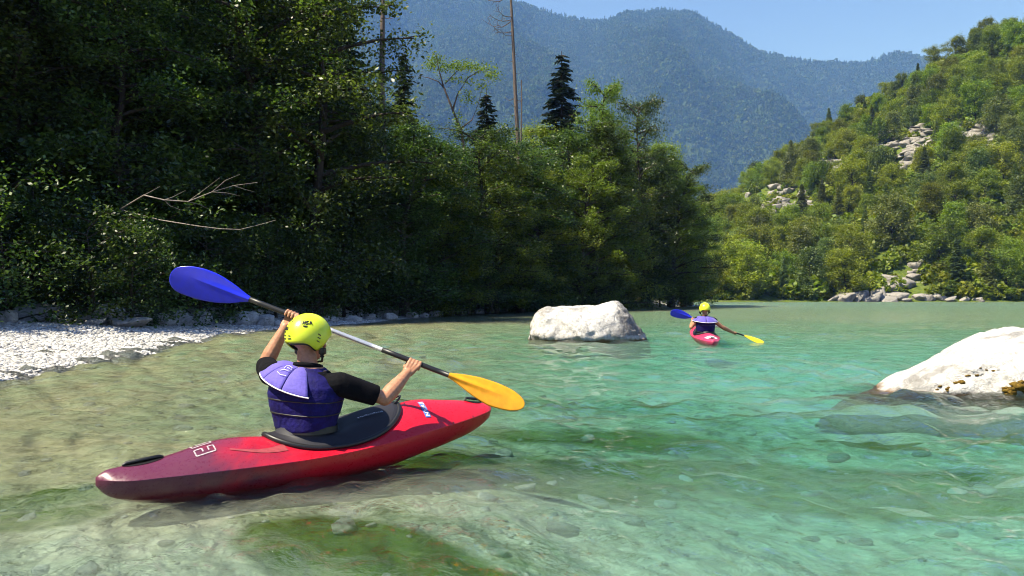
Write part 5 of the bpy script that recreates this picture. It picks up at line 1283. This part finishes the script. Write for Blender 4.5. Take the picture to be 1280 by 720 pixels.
    def rim_t(az):      # az 0 = front
        c_ = math.degrees(az) % 360; c_ = c_ if c_ <= 180 else 360 - c_
        return R(84 + 20 * float(sstep(40, 120, c_)) + 24 * math.exp(-((c_ - 98) / 22) ** 2) + 2 * float(sstep(130, 180, c_)))
    def hel(az, th, rad=1.0):
        ex = 0.122 * rad; ey = 0.145 * rad; ez = 0.140 * rad
        x = math.sin(th) * math.sin(az); y = math.sin(th) * math.cos(az); z = math.cos(th)
        k = 1 + 0.035 * math.sin(th) ** 2 * abs(math.cos(az) * math.sin(az)) - 0.02 * max(0, -z)
        return H(ex * x * k, ey * y * k - 0.004, ez * z * k + 0.030)
    for rad in (1.0, 0.955):
        for i in range(nA):
            az = 2 * math.pi * i / nA; rt_ = rim_t(az)
            for j in range(nT): V.append(np.array(hel(az, 0.001 + rt_ * j / (nT - 1), rad) - org))
    V = np.array(V); n = nA * nT; f = grid_faces(nA, nT, True, False)
    ed = np.arange(nA) * nT + nT - 1; ef = np.stack([ed, np.roll(ed, -1), np.roll(ed, -1) + n, ed + n], -1)
    hm = obj('helmet', mesh_np('helmet', V, [f, f[:, ::-1] + n, ef], True), M['helmet'], body)
    # padding that shows under the rim, ear pads and chin strap
    V = []
    for i in range(nA):
        az = 2 * math.pi * i / nA; rt_ = rim_t(az)
        for j in range(4): V.append(np.array(hel(az, rt_ - 0.15 + 0.27 * j / 3, 0.935 - 0.01 * j) - org))
    obj('padding', mesh_np('padding', np.array(V), grid_faces(nA, 4, True, False), True), M['black_plastic'], hm)
    for s_ in (-1, 1):
        ep = np.array([H(s_ * 0.104, 0.012, -0.035) - org, H(s_ * 0.102, 0.014, -0.065) - org, H(s_ * 0.092, 0.022, -0.085) - org]); tv, tf = tubes([(ep, np.array([0.022, 0.024, 0.014]))], 8); obj('ear_pad', mesh_np('ear_pad', tv, tf, True), M['black_plastic'], hm)
    st = np.array([H(-0.095, 0.02, -0.08) - org, H(-0.06, 0.055, -0.115) - org, H(0, 0.075, -0.122) - org, H(0.06, 0.055, -0.115) - org, H(0.095, 0.02, -0.08) - org]); tv, tf = tubes([(st, np.full(5, 0.007))], 6); obj('chin_strap', mesh_np('chin_strap', tv, tf, True), M['black_plastic'], hm)
    hp = []
    obj_e = []
    for s_ in (-1, 1):
        v_, f_ = ICO[2]; obj('eye', mesh_np('eye', v_ * 0.0125 + np.array(H(s_ * 0.032, 0.098, 0.010) - org), f_, True), M['eye'], body)
    if near:
        def mark(nm, segs, wd, mt, parent):
            pa = []
            for (a0, t0, a1, t1) in segs:
                q = np.array([hel(R(a0 + (a1 - a0) * s_), R(t0 + (t1 - t0) * s_), 1.004) - org for s_ in np.linspace(0, 1, 4)]); pa.append((q, np.full(4, wd)))
            tv, tf = tubes(pa, 5); obj(nm, mesh_np(nm, tv, tf, True), mt, parent)
        for (a0, t0, a1, t1) in [(212, 88, 226, 87), (212, 95, 226, 95), (190, 94, 202, 95), (192, 88, 200, 88), (120, 82, 112, 86), (121, 90, 113, 94), (123, 98, 115, 102), (218, 44, 222, 52), (228, 44, 230, 50), (238, 48, 241, 55), (205, 48, 206, 53), (176, 64, 177, 65)]:
            mark('vent_slot', [(a0 - 15, t0, a1 - 15, t1)], 0.0030, M['black_plastic'], hm)
        def logo(a, t, sc):
            S = []
            for dx, segs in ((0, [(0, 1, .2, 0), (.15, .55, .7, .45), (.55, 1, .75, 0)]), (.9, [(0, .9, .6, .9), (.6, .9, .6, .5), (.6, .5, .1, .45), (.1, .45, .2, 0), (.2, 0, .8, 0)]), (1.9, [(0, 1, .45, 0), (.45, 0, .75, 1), (.15, .6, .7, .6)]), (0.2, [(0, 1.45, 1.2, 1.5), (0.3, 1.65, 1.0, 1.7)])):
                for (x0, y0, x1, y1) in segs: S.append((a - (dx + x0) * sc, t + y0 * sc * 0.9, a - (dx + x1) * sc, t + y1 * sc * 0.9))
            mark('logo', S, 0.0034, M['black_plastic'], hm)
        logo(212, 68, 8.0); logo(146, 50, 10.0)
    return body

# --- near kayak and paddler
KA = R(39.3); KM = Vector((-1.13, 4.66, 0.0))
kayak('kayak', M['kayak'], KM, KA, 'red whitewater kayak with a dark purple stern and black spray deck', True, roll=R(1.5))
u = Vector((math.cos(KA), math.sin(KA), 0)); v_r = Vector((math.sin(KA), -math.cos(KA), 0))
hip = KM - u * 0.13 + Vector((0, 0, 0.13))
phi = R(78)
LG = at(364, 395, 4.84); RG = at(518, 456, 4.84)
axis = (RG - LG).normalized()
le, re_ = at(331, 456, 4.80), at(481, 498, 4.62)
def wrist_of(elb, grip, back=0.075): return grip + (elb - grip).normalized() * back
J = dict(hip=hip, chest=at(383, 490, 4.53), neck=at(385, 455, 4.55), head=at(386, 427, 4.585), right=(math.sin(phi), -math.cos(phi), -0.06), fwd=(math.cos(phi), math.sin(phi), 0),
         ls=at(340, 467, 4.57), rs=at(424, 480, 4.50), le=le, re=re_, lw=wrist_of(le, LG), rw=wrist_of(re_, RG), lg=LG, rg=RG, axis=axis, lth=1, rth=-1, gup=(0, 0.3, 1), hfwd=(math.cos(R(58)), math.sin(R(58)), -0.04), yl=0.06, slv=0.80, yr=22)
paddler(J, True, M['skin'], 'paddler in yellow helmet, purple life vest and black shirt in the red kayak', KA)
paddle(at(312, 374, 4.84), at(561, 469, 4.84), 0, 0, [(0, 0.36), (0.665, 1)], (M['blue_blade'], M['orange_blade']), 'kayak paddle with blue and orange blades held across by the paddler in the red kayak',
       faceL=Vector((0.1, -1, -0.25)), faceR=Vector((0.0, -1, 0.30)), LB=(0.515, 0.515))

# --- far kayak and paddler
KA2 = R(84); YF = 17.2; KM2 = at(881, 425, YF + 0.25); KM2.z = 0.0
kayak('kayak', M['kayak_far'], KM2, KA2, 'pinkish red kayak with a white badge on its stern, heading away upstream', False, pitch=R(-1.5))
u2 = Vector((math.cos(KA2), math.sin(KA2), 0)); hip2 = KM2 - u2 * 0.13 + Vector((0, 0, 0.13))
LG2 = at(866, 399, YF + 0.38); RG2 = at(919, 417, YF + 0.38); ax2 = (RG2 - LG2).normalized()
le2, re2 = at(864, 409, YF + 0.10), at(903, 409, YF + 0.12)
J2 = dict(hip=hip2, chest=at(881, 400, YF + 0.1), neck=at(881, 395, YF + 0.1), head=at(881, 387.5, YF + 0.12), right=(1, -0.05, -0.04), fwd=(0.05, 1, 0), ls=at(871.5, 399.5, YF + 0.1), rs=at(892, 400.5, YF + 0.1), le=le2, re=re2,
          lw=wrist_of(le2, LG2), rw=wrist_of(re2, RG2), lg=LG2, rg=RG2, axis=ax2, lth=1, rth=-1, gup=(0, 0.3, 1), hfwd=(0, 1, 0), yl=0.0, slv=0.25)
paddler(J2, False, M['skin_tan'], 'far paddler in yellow helmet and purple life vest with bare arms', KA2)
paddle(at(865, 397, YF + 0.38), at(930, 419.5, YF + 0.38), 0, 0, [(0, 0.30), (0.70, 1)], (M['blue_blade'], M['yellow_blade']), 'kayak paddle with blue and yellow blades held low by the far paddler', False, faceL=Vector((0, -1, -0.3)), faceR=Vector((0, -0.6, 0.6)), LB=(0.50, 0.48))
# ------------------------------------------------------------------ haze
def haze():
    t = NT('haze_air')
    v = t.n('ShaderNodeVolumePrincipled', {'Color': (0.16, 0.36, 1.0, 1), 'Density': 1.4e-4, 'Absorption Color': (1, 1, 1, 1)})
    t.l(v.outputs[0], t.out.inputs['Volume'])
    x0, x1, y0, y1, z0, z1 = -5200, 9000, -400, 7200, -5, 2250
    vv = [(x, y, z) for x in (x0, x1) for y in (y0, y1) for z in (z0, z1)]
    ff = np.array([(0, 1, 3, 2), (4, 6, 7, 5), (0, 4, 5, 1), (2, 3, 7, 6), (0, 2, 6, 4), (1, 5, 7, 3)])
    tag(obj('haze', mesh_np('haze', vv, ff), t.m), kind='stuff')
haze()
